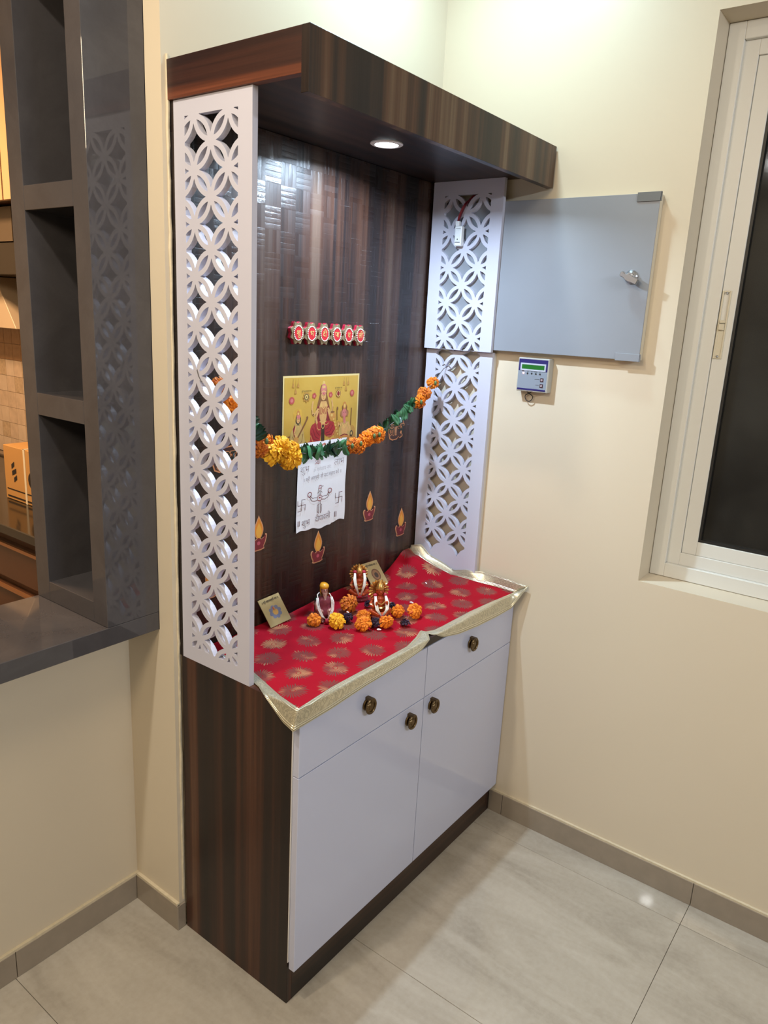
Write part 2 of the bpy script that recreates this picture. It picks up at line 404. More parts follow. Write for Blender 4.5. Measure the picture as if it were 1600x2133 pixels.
for za, zb in ((0.665, 0.80), (0.43, 0.635), (0.09, 0.40)):
    for ya, yb in ((0.83, 1.28), (1.29, 1.88), (1.89, 2.90)):
        d = obj('drawer', B().box(0.165, 0.1848, ya, yb, za, zb), M_kwood, kc, bevel=0.001)
        obj('handle', B().box(0.155, 0.1648, ya, yb, zb-0.012, zb), plain('copper_profile', (0.42, 0.20, 0.09), 0.3, 0.6) if 'copper_profile' not in bpy.data.materials else bpy.data.materials['copper_profile'], d)
ch = thing('kitchen_wall_cabinet', 'pale orange kitchen wall cabinet above the cooker hood', 'cabinet', (0.6, 2.3, 1.99))
M_kcab = plain('peach_kitchen_laminate', (0.62, 0.40, 0.22), 0.35)
obj('body', B().box(0.40, kx-0.01, 1.3, 2.9, 1.995, 2.60), M_kwood, ch)
for ya, yb in ((1.31, 1.84), (1.85, 2.37), (2.38, 2.89)):
    obj('door', B().box(0.38, 0.3998, ya, yb, 1.99, 2.59), M_kcab, ch, bevel=0.001)
hd = thing('cooker_hood', 'dark cooker hood with a pale sloping front panel in the kitchen', 'cooker hood', (0.6, 2.3, 1.52))
obj('chimney_box', B().box(0.46, kx-0.01, 1.95, 2.85, 1.86, 1.985), plain('dim_brown_panel', (0.10, 0.075, 0.05), 0.5), hd)
M_hoodblk = plain('hood_gloss_black', (0.01, 0.008, 0.007), 0.15)
obj('body', B().box(0.47, kx-0.01, 1.95, 2.85, 1.738, 1.858), M_hoodblk, hd, bevel=0.002)
obj('dark_wall_panel', B().box(0.7435, kx-0.0005, 1.75, 2.85, 1.518, 1.737), M_hoodblk, hd)  # plain black panel on the wall behind the hood
obj('sloping_panel', B().prism([(2.84, 1.522), (2.205, 1.522), (2.36, 1.736), (2.84, 1.736)], 0.58, 0.73, 'x'), plain('cream_hood_panel', (0.62, 0.50, 0.36), 0.4), hd, bevel=0.002)
bx = thing('cardboard_box', 'brown cardboard box with black print and a white strap on the kitchen counter', 'box', (0.42, 1.69, 0.886))
M_card = plain('cardboard', (0.50, 0.27, 0.085), 0.75, var=0.08, vscale=15)
obj('carton', B().box(0.325, 0.56, 1.48, 1.875, 0.886, 1.098), M_card, bx, bevel=0.002)
obj('strap', B().box(0.3235, 0.3248, 1.712, 1.725, 0.886, 1.0995).box(0.3235, 0.56, 1.712, 1.725, 1.0985, 1.0995), plain('white_strap', (0.75, 0.68, 0.52), 0.5), bx)
lettering('el', 0.13, (0.3236, 1.655, 0.995), M_dark, bx, RIGHTWALL, weight=0.002)
lg = B()
for k, (a, b_) in enumerate(((0.018, 0.022), (0.0, 0.0), (-0.018, -0.022))):
    yy, zc_ = 1.800 + a*0.4, 1.0 + b_*1.15
    wv = 0.016 if k == 1 else 0.011
    lg.flat([(yy+wv, zc_-0.016), (yy-wv, zc_-0.002), (yy-wv, zc_+0.016), (yy+wv, zc_+0.002)], 0.3240, 'x')
obj('emblem', lg, M_dark, bx)
obj('printed_lines', B().box(0.3236, 0.3240, 1.49, 1.86, 0.926, 0.930).box(0.3236, 0.3240, 1.49, 1.86, 0.896, 0.902), M_dark, bx)

# ================================================================ THE SHRINE UNIT
cab = thing('shrine_cabinet', 'dark walnut base cabinet with white drawers and doors under the red cloth', 'cabinet', (0.5, 0.19, 0))
zk, zg, td = 0.1044, 0.6363, 0.0197
obj('side_panel', B().box(0, 0.018, 0, D+0.006, 0, H-0.0001), M_wood, cab, bevel=0.0006)
obj('side_panel', B().box(W-tb-0.020, W-tb-0.002, 0.0, D, 0, H-0.02), M_wood, cab)
obj('plinth', B().box(0.0182, W-tb-0.0005, 0.0002, 0.018, 0, zk+0.01), M_wood_x, cab)
obj('top_panel', B().box(0.0182, W-tb-0.0005, -0.0185, D-0.0005, H-0.02, H), M_wood_x, cab, bevel=0.0006)
obj('carcass', B().box(0.0184, W-tb-0.0205, 0.003, 0.012, zk+0.0105, H-0.0205).box(0.0184, 0.4, 0.013, D-0.001, zk, zk+0.016), M_whiteedge, cab)
obj('edge_strip', B().box(0.0004, 0.0176, -0.0022, -0.0002, zk+0.02, H-0.022), M_whiteedge, cab)
x_l, x_m, x_r = 0.0035, 0.5037, 1.0060
zt_ = 0.787
def ring_pull(parent, x, z):
    y = -td
    h = obj('handle', B().lathe([(0.0, 0.0), (0.0150, 0.0), (0.0160, 0.0025), (0.0145, 0.005), (0.009, 0.0065), (0.0, 0.0065)], 24, (x, y, z-0.002), 'y'), M_brass, parent, smooth=False)
    r = B(); pts = [(x + 0.0165*math.cos(a), y-0.0150, z-0.002 + 0.0180*math.sin(a)) for a in [2*PI*k/28 for k in range(28)]]
    r.tube(pts, 0.0036, 8, closed=True)
    r.lathe([(0.0, 0.0), (0.0150, 0.0), (0.0150, 0.002), (0.009, 0.0015), (0.0075, 0.0030), (0.0, 0.0032)], 20, (x, y-0.0130, z-0.002), 'y')
    r.box(x-0.0055, x+0.0055, y-0.0195, y, z+0.0115, z+0.0195)
    r.lathe([(0, 0), (0.006, 0), (0.006, 0.010), (0, 0.010)], 12, (x, y-0.006, z-0.002), 'y')
    o2 = obj('pull_ring', r, M_brass, None, smooth=False)
    # merge ring into the handle mesh so the handle stays one sub-part
    bm = bmesh.new(); bm.from_mesh(h.data)
    off = Vector((0,0,0)); p = parent
    while p is not None: off = off + p.location; p = p.parent
    t = bmesh.new(); t.from_mesh(o2.data); bmesh.ops.translate(t, verts=t.verts, vec=-off); tm = bpy.data.meshes.new('tmp'); t.to_mesh(tm); t.free()
    bm.from_mesh(tm); bm.to_mesh(h.data); bm.free(); bpy.data.objects.remove(o2); bpy.data.meshes.remove(tm)
g = 0.0012
for nm, xa, xb, za, zb, hx, hz in (('door', x_l, x_m-g, zk, zg-g, 0.431, 0.601), ('door', x_m+g, x_r, zk, zg-g, 0.541, 0.603),
                                   ('drawer', x_l, x_m-g, zg+g, zt_, 0.241, 0.727), ('drawer', x_m+g, x_r, zg+g, zt_, 0.738, 0.724)):
    d = obj(nm, B().box(xa, xb, -td, -0.0025, za, zb), M_white, cab, bevel=0.0007)
    ring_pull(d, hx, hz)

# back panel with basket-weave laminate
o = obj('back_panel', B().box(0.0005, W-0.0006, D, YB-0.0005, H+0.0005, 2.0535), M_panel, bevel=0.0004)
tag(o, 'tall glossy dark walnut back panel with embossed basket weave behind the garland', 'panel')

# canopy
can = thing('shrine_canopy', 'dark walnut canopy with deep front fascia over the shrine', 'canopy', (0.5, 0.19, 2.022))
hx0, hx1, hy0, z1, z0, Z2 = -0.006, 1.0034, -0.0122, 2.054, 2.0217, 2.13
obj('fascia', B().box(hx0, hx1, hy0, hy0+0.0189, z0, Z2), M_fascia, can, bevel=0.0005)
obj('side_panel', B().box(hx0, 0.012, hy0+0.0191, YB-0.0005, z1, Z2-0.0002), M_wood_y, can, bevel=0.0005)
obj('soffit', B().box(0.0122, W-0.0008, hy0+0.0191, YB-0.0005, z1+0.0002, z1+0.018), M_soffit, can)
obj('top_board', B().box(0.0122, W-0.0008, hy0+0.0191, YB-0.0005, Z2-0.018, Z2-0.0002), M_wood_x, can)

# recessed LED in the soffit
lx, ly = 0.489, 0.190
led = thing('recessed_spotlight', 'round lit white spotlight recessed in the canopy soffit', 'lamp', (lx, ly, z1))
rg = B().lathe([(0.027, 0.0), (0.040, 0.0), (0.040, -0.0025), (0.036, -0.0045), (0.029, -0.0045), (0.027, 0.0)], 40, (lx, ly, z1-0.0002)); rg.f = rg.f[:-2]
obj('trim_ring', rg, plain('white_lamp_ring', (0.8, 0.8, 0.8), 0.35), led, smooth=False)
obj('lens', B().lathe([(0.0, 0.0), (0.0282, 0.0), (0.0282, -0.002), (0.022, -0.0040), (0.0, -0.0046)], 32, (lx, ly, z1-0.0004)), emitter('led_lens', (0.80, 0.91, 1.0), 45.0), led, smooth=True)
l = area('spotlight_beam', (lx, ly, z1-0.007), 10.0, (0.62, 0.80, 1.0), 0.036, spread=160)

# ---------------- lattice screens
A_ = 0.052
def clip_poly(poly, u0, u1, v0, v1):
    for ax, lim, sg in ((0, u0, 1), (0, u1, -1), (1, v0, 1), (1, v1, -1)):
        out = []
        for k in range(len(poly)):
            p, q = poly[k-1], poly[k]
            dp, dq = sg*(p[ax]-lim), sg*(q[ax]-lim)
            if dp >= 0: 
                if not out or out[-1] != p: out.append(p)
            if (dp >= 0) != (dq >= 0):
                t = dp/(dp-dq); out.append((p[0]+t*(q[0]-p[0]), p[1]+t*(q[1]-p[1])))
        poly = out
        if len(poly) < 3: return []
    return poly
def p_area(p): return abs(sum(p[k-1][0]*p[k][1]-p[k][0]*p[k-1][1] for k in range(len(p))))/2
def lattice_holes(uc, vc, u0, u1, v0, v1):
    Ro, Ri = 1.045*A_, 0.838*A_
    hl = math.sqrt(Ri*Ri - 0.5*A_*A_); out = []
    dd = A_ - math.sqrt(Ro*Ro - A_*A_)
    kk = int((v1-v0)/A_) + 6
    for i in range(-4, 5):
        for j in range(-kk, kk):
            cu, cv = uc + i*A_, vc + j*A_
            if cv < v0-2*A_ or cv > v1+2*A_: continue
            if (i+j) % 2:      # concave diamond centre
                poly = []
                for q in range(4):
                    a0, a1 = PI/2*q, PI/2*(q+1)
                    Cx, Cy = (1 if q in (0, 3) else -1)*A_, (1 if q < 2 else -1)*A_
                    P0 = (dd*math.cos(a0), dd*math.sin(a0)); P1 = (dd*math.cos(a1), dd*math.sin(a1))
                    t0 = math.atan2(P0[1]-Cy, P0[0]-Cx); t1 = math.atan2(P1[1]-Cy, P1[0]-Cx)
                    df = (t1-t0+PI) % (2*PI) - PI
                    for s_ in range(6):
                        t = t0 + df*s_/6; poly.append((cu+Cx+Ro*math.cos(t), cv+Cy+Ro*math.sin(t)))
                out.append(poly)
            else:              # node: petals to the upper pair of neighbours
                for sx in (1, -1):
                    c1 = (cu+sx*A_, cv); c2 = (cu, cv+A_); mid = (cu+sx*A_/2, cv+A_/2)
                    d = (sx/math.sqrt(2), 1/math.sqrt(2)); tips = [(mid[0]+d[0]*hl, mid[1]+d[1]*hl), (mid[0]-d[0]*hl, mid[1]-d[1]*hl)]
                    poly = []
                    for (cc, pa, pb) in ((c1, tips[0], tips[1]), (c2, tips[1], tips[0])):
                        t0 = math.atan2(pa[1]-cc[1], pa[0]-cc[0]); t1 = math.atan2(pb[1]-cc[1], pb[0]-cc[0]); df = (t1-t0+PI) % (2*PI) - PI
                        for s_ in range(7):
                            t = t0 + df*s_/7; poly.append((cc[0]+Ri*math.cos(t), cc[1]+Ri*math.sin(t)))
                    out.append(poly)
    res = []
    for p in out:
        c = clip_poly(p, u0, u1, v0, v1)
        if c and p_area(c) > 6e-6: res.append(c)
    return res
def lattice(name, x0, x1, y0, y1, z0_, z1_, yc, zc, hz0, hz1, label, hw=0.0805):
    cu = bpy.data.curves.new(name, 'CURVE'); cu.dimensions = '2D'; cu.fill_mode = 'BOTH'; cu.extrude = (x1-x0)/2
    polys = [[(y0, z0_), (y1, z0_), (y1, z1_), (y0, z1_)]] + lattice_holes(yc, zc, yc-hw, yc+hw, hz0, hz1)
    for p in polys:
        sp = cu.splines.new('POLY'); sp.points.add(len(p)-1); sp.use_cyclic_u = True
        for pt, q in zip(sp.points, p): pt.co = (q[0], q[1], 0, 1)
    o = bpy.data.objects.new(name, cu); C.objects.link(o)
    dg = bpy.context.evaluated_depsgraph_get(); me = bpy.data.meshes.new_from_object(o.evaluated_get(dg))
    bpy.data.objects.remove(o); bpy.data.curves.remove(cu)
    xm_ = (x0+x1)/2
    for v in me.vertices: v.co = (xm_ + v.co.z, v.co.x, v.co.y)
    bm = bmesh.new(); bm.from_mesh(me); bmesh.ops.remove_doubles(bm, verts=bm.verts, dist=1e-6); bmesh.ops.recalc_face_normals(bm, faces=bm.faces); bm.to_mesh(me); bm.free()
    me.materials.clear(); me.polygons.foreach_set('use_smooth', [False]*len(me.polygons))
    o = obj(name, me, M_jali)
    return tag(o, label, 'screen', 'cut-out lattice screens of the shrine')
lattice('lattice_screen', 0.0, 0.0141, 0.137, D-0.0003, H+0.0005, z1-0.0005, 0.2575, 1.968, 0.846, 2.0205, 'tall one-piece white lattice screen rising from the cabinet edge beside the cream pillar')
lo_sc = lattice('lattice_screen', 0.9810, 0.9945, 0.1210, 0.3650, H+0.0005, 1.5582, 0.2465, 1.961, 0.820, 1.5577, 'lower white lattice screen on the wall, with the marigold garland tied to it')
lattice('lattice_screen', 0.9657, 0.9783, 0.1205, 0.3650, 1.5590, z1-0.0005, 0.2420, 1.961, 1.5595, 2.0130, 'short upper white lattice screen fixed on the grey metal box')

obj('batten', B().box(0.9947, W-0.0002, 0.1225, 0.138, H+0.001, 1.556).box(0.9947, W-0.0002, 0.350, 0.364, H+0.001, 1.556), plain('cream_batten', (0.60, 0.56, 0.50), 0.5), lo_sc)
# ---------------- grey meter box on the right wall
mb = thing('meter_box', 'flat grey metal meter box cover on the wall next to the window', 'meter box', (1.0, 0.02, 1.566))
gz0, gz1, gy = 1.5663, 1.9904, -0.3273
obj('back_box', B().box(0.9823, W-0.0002, gy+0.002, 0.363, gz0+0.001, gz1-0.001), plain('cream_box_side', (0.60, 0.54, 0.42), 0.5), mb)
obj('cover', B().box(0.9785, 0.9821, gy, 0.3645, gz0, gz1), M_greymetal, mb, bevel=0.0006)
obj('corner_clip', B().box(0.9756, 0.9784, gy-0.003, -0.268, gz1-0.020, gz1+0.003).box(0.9756, 0.9824, gy-0.0035, gy-0.001, gz1-0.020, gz1+0.003), M_clip, mb, bevel=0.0005)
obj('corner_clip', B().box(0.9756, 0.9784, gy-0.003, -0.262, gz0-0.003, gz0+0.017).box(0.9756, 0.9824, gy-0.0035, gy-0.001, gz0-0.003, gz0+0.017), M_greymetal, mb, bevel=0.0005)
kb = obj('latch_knob', B().lathe([(0.0, 0.0), (0.0175, 0.0), (0.0175, 0.005), (0.014, 0.009), (0.010, 0.011), (0.010, 0.018), (0, 0.018)], 24, (0.9784, -0.279, 1.783), 'x'), M_chrome, mb, smooth=False)
th = math.radians(24); c_, s_ = math.cos(th), math.sin(th)
wing = [(0.030, 0.007), (0.026, 0.010), (0.014, 0.0065), (0.006, 0.0105), (-0.006, 0.0105), (-0.016, 0.009), (-0.031, 0.009), (-0.031, -0.009), (-0.016, -0.009), (-0.006, -0.0105), (0.006, -0.0105), (0.014, -0.0065), (0.026, -0.007), (0.030, -0.004)]
obj('wing', B().prism([(-0.281 + 0.85*(p*c_ - q*s_), 1.779 + 0.85*(p*s_ + q*c_)) for p, q in wing], 0.946, 0.9605, 'x'), M_chrome, mb, bevel=0.0012)

# ---------------- inline switch with red wires hanging on the upper screen
sw = thing('inline_switch', 'small white inline switch on red wires hung on the upper lattice screen', 'switch', (0.952, 0.256, 1.865))
M_plw = plain('white_plastic', (0.72, 0.74, 0.76), 0.35)
obj('housing', B().box(0.9478, 0.9652, 0.2450, 0.2690, 1.866, 1.9235), M_plw, sw, bevel=0.002)
obj('rocker', B().box(0.9462, 0.9477, 0.2490, 0.2645, 1.878, 1.912), M_plw, sw, bevel=0.0007)
obj('neck', B().box(0.9498, 0.9618, 0.2575, 0.2695, 1.9236, 1.938), M_plw, sw, bevel=0.001)
obj('switch_lines', B().box(0.9474, 0.9480, 0.2475, 0.2660, 1.8755, 1.8768).box(0.9474, 0.9480, 0.2480, 0.2640, 1.9155, 1.9166).box(0.9456, 0.9463, 0.2550, 0.2580, 1.8835, 1.8870), M_dark, sw)['kind'] = 'stuff'
M_red = plain('red_wire', (0.2420, 0.012, 0.02), 0.4); M_mar = plain('maroon_wire', (0.09, 0.01, 0.02), 0.4)
for k, (dy, m_) in enumerate(((0.0, M_red), (0.004, M_red), (-0.004, M_mar))):
    obj('wire', B().tube([(0.9558, 0.2635+dy*0.5, 1.936), (0.9548, 0.2580+dy, 1.953), (0.9558, 0.2500+dy, 1.972), (0.9618, 0.2435+dy, 1.988), (0.9738, 0.2390+dy, 1.998), (0.9878, 0.2320+dy, 2.014), (0.9918, 0.2240+dy, 2.045)], 0.0019, 6), m_, sw, smooth=True)

# ---------------- wall controller
dv = thing('wall_controller', 'small wall controller with blue header and green display below the meter box', 'controller', (0.995, -0.02, 1.453))
ya, yb, za, zb, xf = 0.031, -0.069, 1.453, 1.552, 0.979
obj('housing', B().box(xf, W-0.0002, yb, ya, za, zb), plain('cream_device_case', (0.40, 0.39, 0.355), 0.4), dv, bevel=0.002)
obj('faceplate', B().box(xf-0.0008, xf-0.0001, yb+0.004, ya-0.003, za+0.004, za+0.0605), plain('blue_grey_plate', (0.22, 0.25, 0.295), 0.35), dv)
M_navy = plain('navy_plate', (0.022, 0.018, 0.11), 0.3)
obj('header_plate', B().box(xf-0.0008, xf-0.0001, yb+0.004, ya-0.003, za+0.0608, zb-0.004), M_navy, dv)
obj('footer_strip', B().box(xf-0.0012, xf-0.0008, yb+0.005, ya-0.004, za+0.0045, za+0.0095), M_navy, dv)
obj('display_bezel', frame_rect(B(), xf-0.0020, xf-0.0008, ya-0.009, yb+0.009, za+0.0615, za+0.0835, 0.0045), plain('pale_bezel', (0.42, 0.45, 0.52), 0.35), dv, bevel=0.0003)
t = NT('green_display'); obj('display', B().box(xf-0.0014, xf-0.0008, yb+0.0137, ya-0.0137, za+0.0662, za+0.0788), t.p(col=(0.01, 0.09, 0.012), rough=0.3, emi=(0.01, 0.30, 0.02), emis=0.10), dv)
for k in range(5):
    obj('indicator', B().lathe([(0, 0), (0.0026, 0), (0.0022, 0.0016), (0, 0.002)], 12, (xf-0.0008, ya-0.020-0.0135*k, za+0.0540), 'x'),
        emitter('red_indicator', (1.0, 0.25, 0.25), 6.0) if k == 0 else M_black, dv, smooth=True)
for k, dz in enumerate((0.0375, 0.0205)):
    o = obj('button', B().box(xf-0.0020, xf-0.0008, -0.056, -0.0455, za+dz-0.0055, za+dz+0.0055), plain('dark_button', (0.045, 0.02, 0.03), 0.4) if k == 0 else bpy.data.materials['dark_button'], dv, bevel=0.0004)
    obj('button_cap', B().lathe([(0, 0), (0.0032, 0), (0.0030, 0.001), (0, 0.001)], 14, (xf-0.0020, -0.0508, za+dz), 'x'), plain('pale_cap', (0.35, 0.28, 0.30), 0.4) if k == 0 else bpy.data.materials['pale_cap'], o)
mk = B()
for y_, z_, wd in ((0.012, 0.0595, 0.006), (-0.003, 0.0595, 0.003), (-0.016, 0.0592, 0.004), (-0.029, 0.0592, 0.009), (-0.042, 0.0592, 0.003), (-0.035, 0.0385, 0.016), (-0.037, 0.0215, 0.011)):
    mk.box(xf-0.0010, xf-0.0008, y_-wd/2, y_+wd/2, za+z_-0.0006, za+z_+0.0006)
obj('printed_marks', mk, M_dark, dv)
cp = [(0.997, 0.0065, za+0.001)] + [(0.998, -0.0045 + 0.0125*math.cos(a), za-0.016 + 0.014*math.sin(a)) for a in [PI*(0.95 + 1.12*k/14) for k in range(15)]] + [(0.997, -0.0155, za+0.001)]
obj('cable_loop', B().tube(cp, 0.0014, 6), M_black, dv, smooth=True)

# ================================================================ ON THE BACK PANEL
M_gold = plain('worn_gold', (0.30, 0.22, 0.125), 0.34, 0.6, var=0.35, vscale=120)
M_rededge = plain('crimson_lacquer', (0.26, 0.008, 0.025), 0.3)
M_redfelt = plain('red_enamel', (0.42, 0.012, 0.02), 0.4)
M_silver = plain('pale_bead_metal', (0.75, 0.68, 0.60), 0.25, 0.6)
letters = ['शु', 'भ', 'दी', 'पा', 'व', 'ली']
lab = ['first from the lattice screen', 'second from the lattice screen', 'third from the lattice screen', 'fourth from the lattice screen', 'fifth, next to the last', 'last of the row, nearest the wall']
for k, ch_ in enumerate(letters):
    cx, cz = 0.372 + 0.0512*k, 1.5945 - 0.0006*k
    t = thing('letter_badge', 'gold and red star badge with a golden letter, ' + lab[k], 'badge', (cx, D, cz), group='greeting badges in a row on the back panel')
    star = lambda R: [(cx + R*q*math.sin(a), cz + 1.10*R*q*math.cos(a)) for k8 in range(8) for a, q in ((2*PI*(k8+0.5)/8 - 0.12, 0.93), (2*PI*(k8+0.5)/8, 1.0), (2*PI*(k8+0.5)/8 + 0.12, 0.93), (2*PI*(k8+1)/8, 0.78))]
    obj('backing', B().prism(star(0.0285), D-0.0085, D-0.0002, 'y'), M_rededge, t)
    obj('star_face', B().prism(star(0.0272), D-0.0125, D-0.0086, 'y'), M_gold, t)
    obj('medallion', B().lathe([(0, 0), (0.0155, 0), (0.0145, 0.0018), (0, 0.0018)], 28, (cx, D-0.0126, cz), 'y', 1, 1.15), M_redfelt, t)
    rm = B()
    for q in range(22):
        a = 2*PI*q/22; rm.ball((cx + 0.0158*math.cos(a), D-0.0140, cz + 0.0182*math.sin(a)), 0.0021, 6, 4)
    obj('bead_rim', rm, M_silver, t, smooth=True)
    lettering(ch_, 0.021, (cx, D-0.0148, cz), plain('gold_letter', (0.72, 0.50, 0.18), 0.3, 0.5) if k == 0 else bpy.data.materials['gold_letter'], t, weight=0.0003)

# ---------------- golden devotional print
po = thing('golden_print', 'golden devotional print of three seated figures on the back panel', 'picture', (0.489, D, 1.27))
px0, px1, pz0, pz1 = 0.3315, 0.6465, 1.262, 1.484
tgp = NT('gold_foil'); gp = tgp.pos()
M_foil = tgp.p(col=tgp.mix(tgp.noise(gp, 14, 3), (0.50, 0.30, 0.045), (0.62, 0.40, 0.09)), rough=0.35, metal=0.35)
M_foiledge = plain('pale_foil_edge', (0.70, 0.56, 0.26), 0.4, 0.3)
obj('sheet', B().grid(lambda u, v: (px0 + (px1-px0)*u, D-0.0008, pz0 + (pz1-pz0)*v), 24, 16), M_foiledge, po, smooth=True)
obj('printed_ground', B().grid(lambda u, v: (px0+0.005 + (px1-px0-0.0105)*u, D-0.0011, pz0 + (pz1-pz0-0.005)*v), 24, 16), M_foil, po, smooth=True)
inks = {}; layer = [0]
def ink(n, col, rough=0.4, metal=0.15):
    if n not in inks: inks[n] = (plain('ink_'+n, col, rough, metal, var=0.22, vscale=90), B(), len(inks))
    layer[0] += 1
    return inks[n][1], D-0.0013-0.000006*layer[0]
def E_(n, col, x, z, rx, rz, a=0, N=20, a0=0, a1=2*PI):
    b, y = ink(n, col); c, s = math.cos(a), math.sin(a)
    b.flat([(x + rx*math.cos(t)*c - rz*math.sin(t)*s, z + rx*math.cos(t)*s + rz*math.sin(t)*c) for t in [a0 + (a1-a0)*k/N for k in range(N)]], y)
def Pg(n, col, pts):
    b, y = ink(n, col); b.flat(pts, y)
def Ln(n, col, pts, wd):
    b, y = ink(n, col)
    for (x0, z0_), (x1, z1_) in zip(pts[:-1], pts[1:]):
        d = Vector((x1-x0, z1_-z0_)); d.normalize(); q = (-d.y*wd/2, d.x*wd/2)
        b.flat([(x0+q[0], z0_+q[1]), (x0-q[0], z0_-q[1]), (x1-q[0], z1_-q[1]), (x1+q[0], z1_+q[1])], y)
OR=(0.48,0.20,0.05); BR=(0.20,0.085,0.03); RED=(0.33,0.03,0.035); DRED=(0.20,0.018,0.025); SKIN=(0.58,0.33,0.12); PINK=(0.52,0.17,0.15); DK=(0.045,0.03,0.02); OL=(0.16,0.115,0.035); LG=(0.62,0.42,0.13)
qx = lambda u: px0 + (px1-px0)*u
PH = 0.197
qz = lambda v: pz1 - PH*v          # v from the top
def e(n, col, u, v, ru, rv, a=0): E_(n, col, qx(u), qz(v), ru*(px1-px0), rv*PH, a)
def pg(n, col, pts): Pg(n, col, [(qx(u), qz(v)) for u, v in pts])
def ln(n, col, pts, wd=0.0012): Ln(n, col, [(qx(u), qz(v)) for u, v in pts], wd)
# ground tones and halos
AMB=(0.42,0.22,0.05); RU=(0.36,0.12,0.035); CR=(0.66,0.45,0.20)
for u, v, ru, rv, c in ((0.50, 0.99, 0.22, 0.06, OR), (0.42, 1.03, 0.20, 0.06, RU), (0.83, 0.98, 0.16, 0.10, OR), (0.17, 0.97, 0.14, 0.10, OL), (0.30, 1.00, 0.10, 0.06, BR), (0.67, 1.0, 0.10, 0.06, RU), (0.10, 0.90, 0.06, 0.10, AMB), (0.92, 0.88, 0.05, 0.12, AMB), (0.72, 0.82, 0.06, 0.14, AMB)):
    e('tone_%d' % (int(c[0]*100)), c, u, v, ru, rv)
e('halo', (0.56, 0.33, 0.05), 0.185, 0.53, 0.060, 0.085); e('halo', (0.56, 0.33, 0.05), 0.80, 0.51, 0.052, 0.10)
e('hair', BR, 0.505, 0.245, 0.050, 0.125); e('gold_line', LG, 0.506, 0.135, 0.020, 0.05)
pg('hair', BR, [(0.455, 0.28), (0.555, 0.28), (0.598, 0.48), (0.605, 0.66), (0.40, 0.66), (0.415, 0.48)])
# central figure
for q, (du, dv_) in enumerate(((0.345, 0.95), (0.39, 0.97), (0.44, 0.98), (0.50, 0.985), (0.56, 0.98), (0.61, 0.97), (0.65, 0.95))): e('lotus_petal', (0.45, 0.13, 0.08), du, dv_, 0.03, 0.035, 0.1*(q-3))
pg('red', RED, [(0.395, 0.67), (0.44, 0.65), (0.58, 0.65), (0.655, 0.68), (0.675, 0.80), (0.64, 0.89), (0.56, 0.88), (0.52, 0.82), (0.49, 0.82), (0.475, 0.93), (0.42, 0.96), (0.345, 0.92), (0.355, 0.76)])
e('red', RED, 0.40, 0.80, 0.056, 0.125, 0.2); e('red', RED, 0.61, 0.79, 0.068, 0.11, -0.2)
for p in ([(0.36, 0.80), (0.39, 0.90), (0.45, 0.93)], [(0.375, 0.74), (0.41, 0.86), (0.46, 0.90)], [(0.40, 0.70), (0.43, 0.80), (0.47, 0.86)], [(0.66, 0.80), (0.62, 0.86), (0.56, 0.86)], [(0.645, 0.73), (0.60, 0.82), (0.55, 0.83)], [(0.61, 0.70), (0.58, 0.76), (0.545, 0.78)]): ln('maroon', DRED, p, 0.0028)
for p in ([(0.352, 0.84), (0.38, 0.93), (0.43, 0.955)], [(0.672, 0.80), (0.64, 0.885), (0.57, 0.88)]): ln('hem', (0.55, 0.30, 0.10), p, 0.0018)
pg('maroon', DRED, [(0.43, 0.45), (0.47, 0.40), (0.475, 0.65), (0.41, 0.65)]); pg('maroon', DRED, [(0.555, 0.40), (0.585, 0.46), (0.597, 0.65), (0.555, 0.66)])
pg('skin', SKIN, [(0.475, 0.37), (0.545, 0.37), (0.565, 0.43), (0.555, 0.60), (0.53, 0.70), (0.49, 0.70), (0.462, 0.60), (0.455, 0.44)])
pg('choli', (0.40, 0.15, 0.06), [(0.462, 0.45), (0.56, 0.45), (0.553, 0.555), (0.465, 0.555)])
ln('gold_line', LG, [(0.475, 0.39), (0.49, 0.45), (0.51, 0.475), (0.53, 0.45), (0.545, 0.39)], 0.0022); ln('gold_line', LG, [(0.468, 0.42), (0.485, 0.52), (0.51, 0.565), (0.535, 0.52), (0.552, 0.42)], 0.0016); ln('gold_line', LG, [(0.465, 0.655), (0.51, 0.675), (0.555, 0.655)], 0.0025)
e('skin', SKIN, 0.508, 0.295, 0.032, 0.064); e('pink', PINK, 0.510, 0.205, 0.036, 0.080); ln('gold_line', LG, [(0.476, 0.245), (0.508, 0.225), (0.542, 0.245)], 0.0022)
for u in (0.494, 0.508, 0.522): e('gold_line', LG, u, 0.17, 0.006, 0.020)
pg('dark', DK, [(0.487, 0.71), (0.53, 0.71), (0.535, 0.94), (0.49, 0.94)])
ln('gold_line', LG, [(0.425, 0.67), (0.435, 0.74), (0.455, 0.775), (0.475, 0.765)], 0.0016); ln('gold_line', LG, [(0.487, 0.68), (0.495, 0.74), (0.51, 0.765), (0.525, 0.74), (0.535, 0.68)], 0.0018); ln('gold_line', LG, [(0.535, 0.70), (0.56, 0.71), (0.585, 0.685)], 0.0016)
ln('arm', SKIN, [(0.445, 0.47), (0.405, 0.53), (0.378, 0.56), (0.36, 0.46), (0.372, 0.36)], 0.0062); ln('arm', SKIN, [(0.57, 0.47), (0.60, 0.53), (0.625, 0.54), (0.633, 0.45), (0.62, 0.36)], 0.0062)
ln('line', BR, [(0.355, 0.48), (0.362, 0.54), (0.385, 0.575)], 0.0018); ln('line', BR, [(0.64, 0.46), (0.636, 0.52), (0.625, 0.555)], 0.0018)
ln('arm', SKIN, [(0.44, 0.50), (0.415, 0.60), (0.43, 0.68)], 0.0075); ln('arm', SKIN, [(0.575, 0.50), (0.60, 0.59), (0.625, 0.62)], 0.0075)
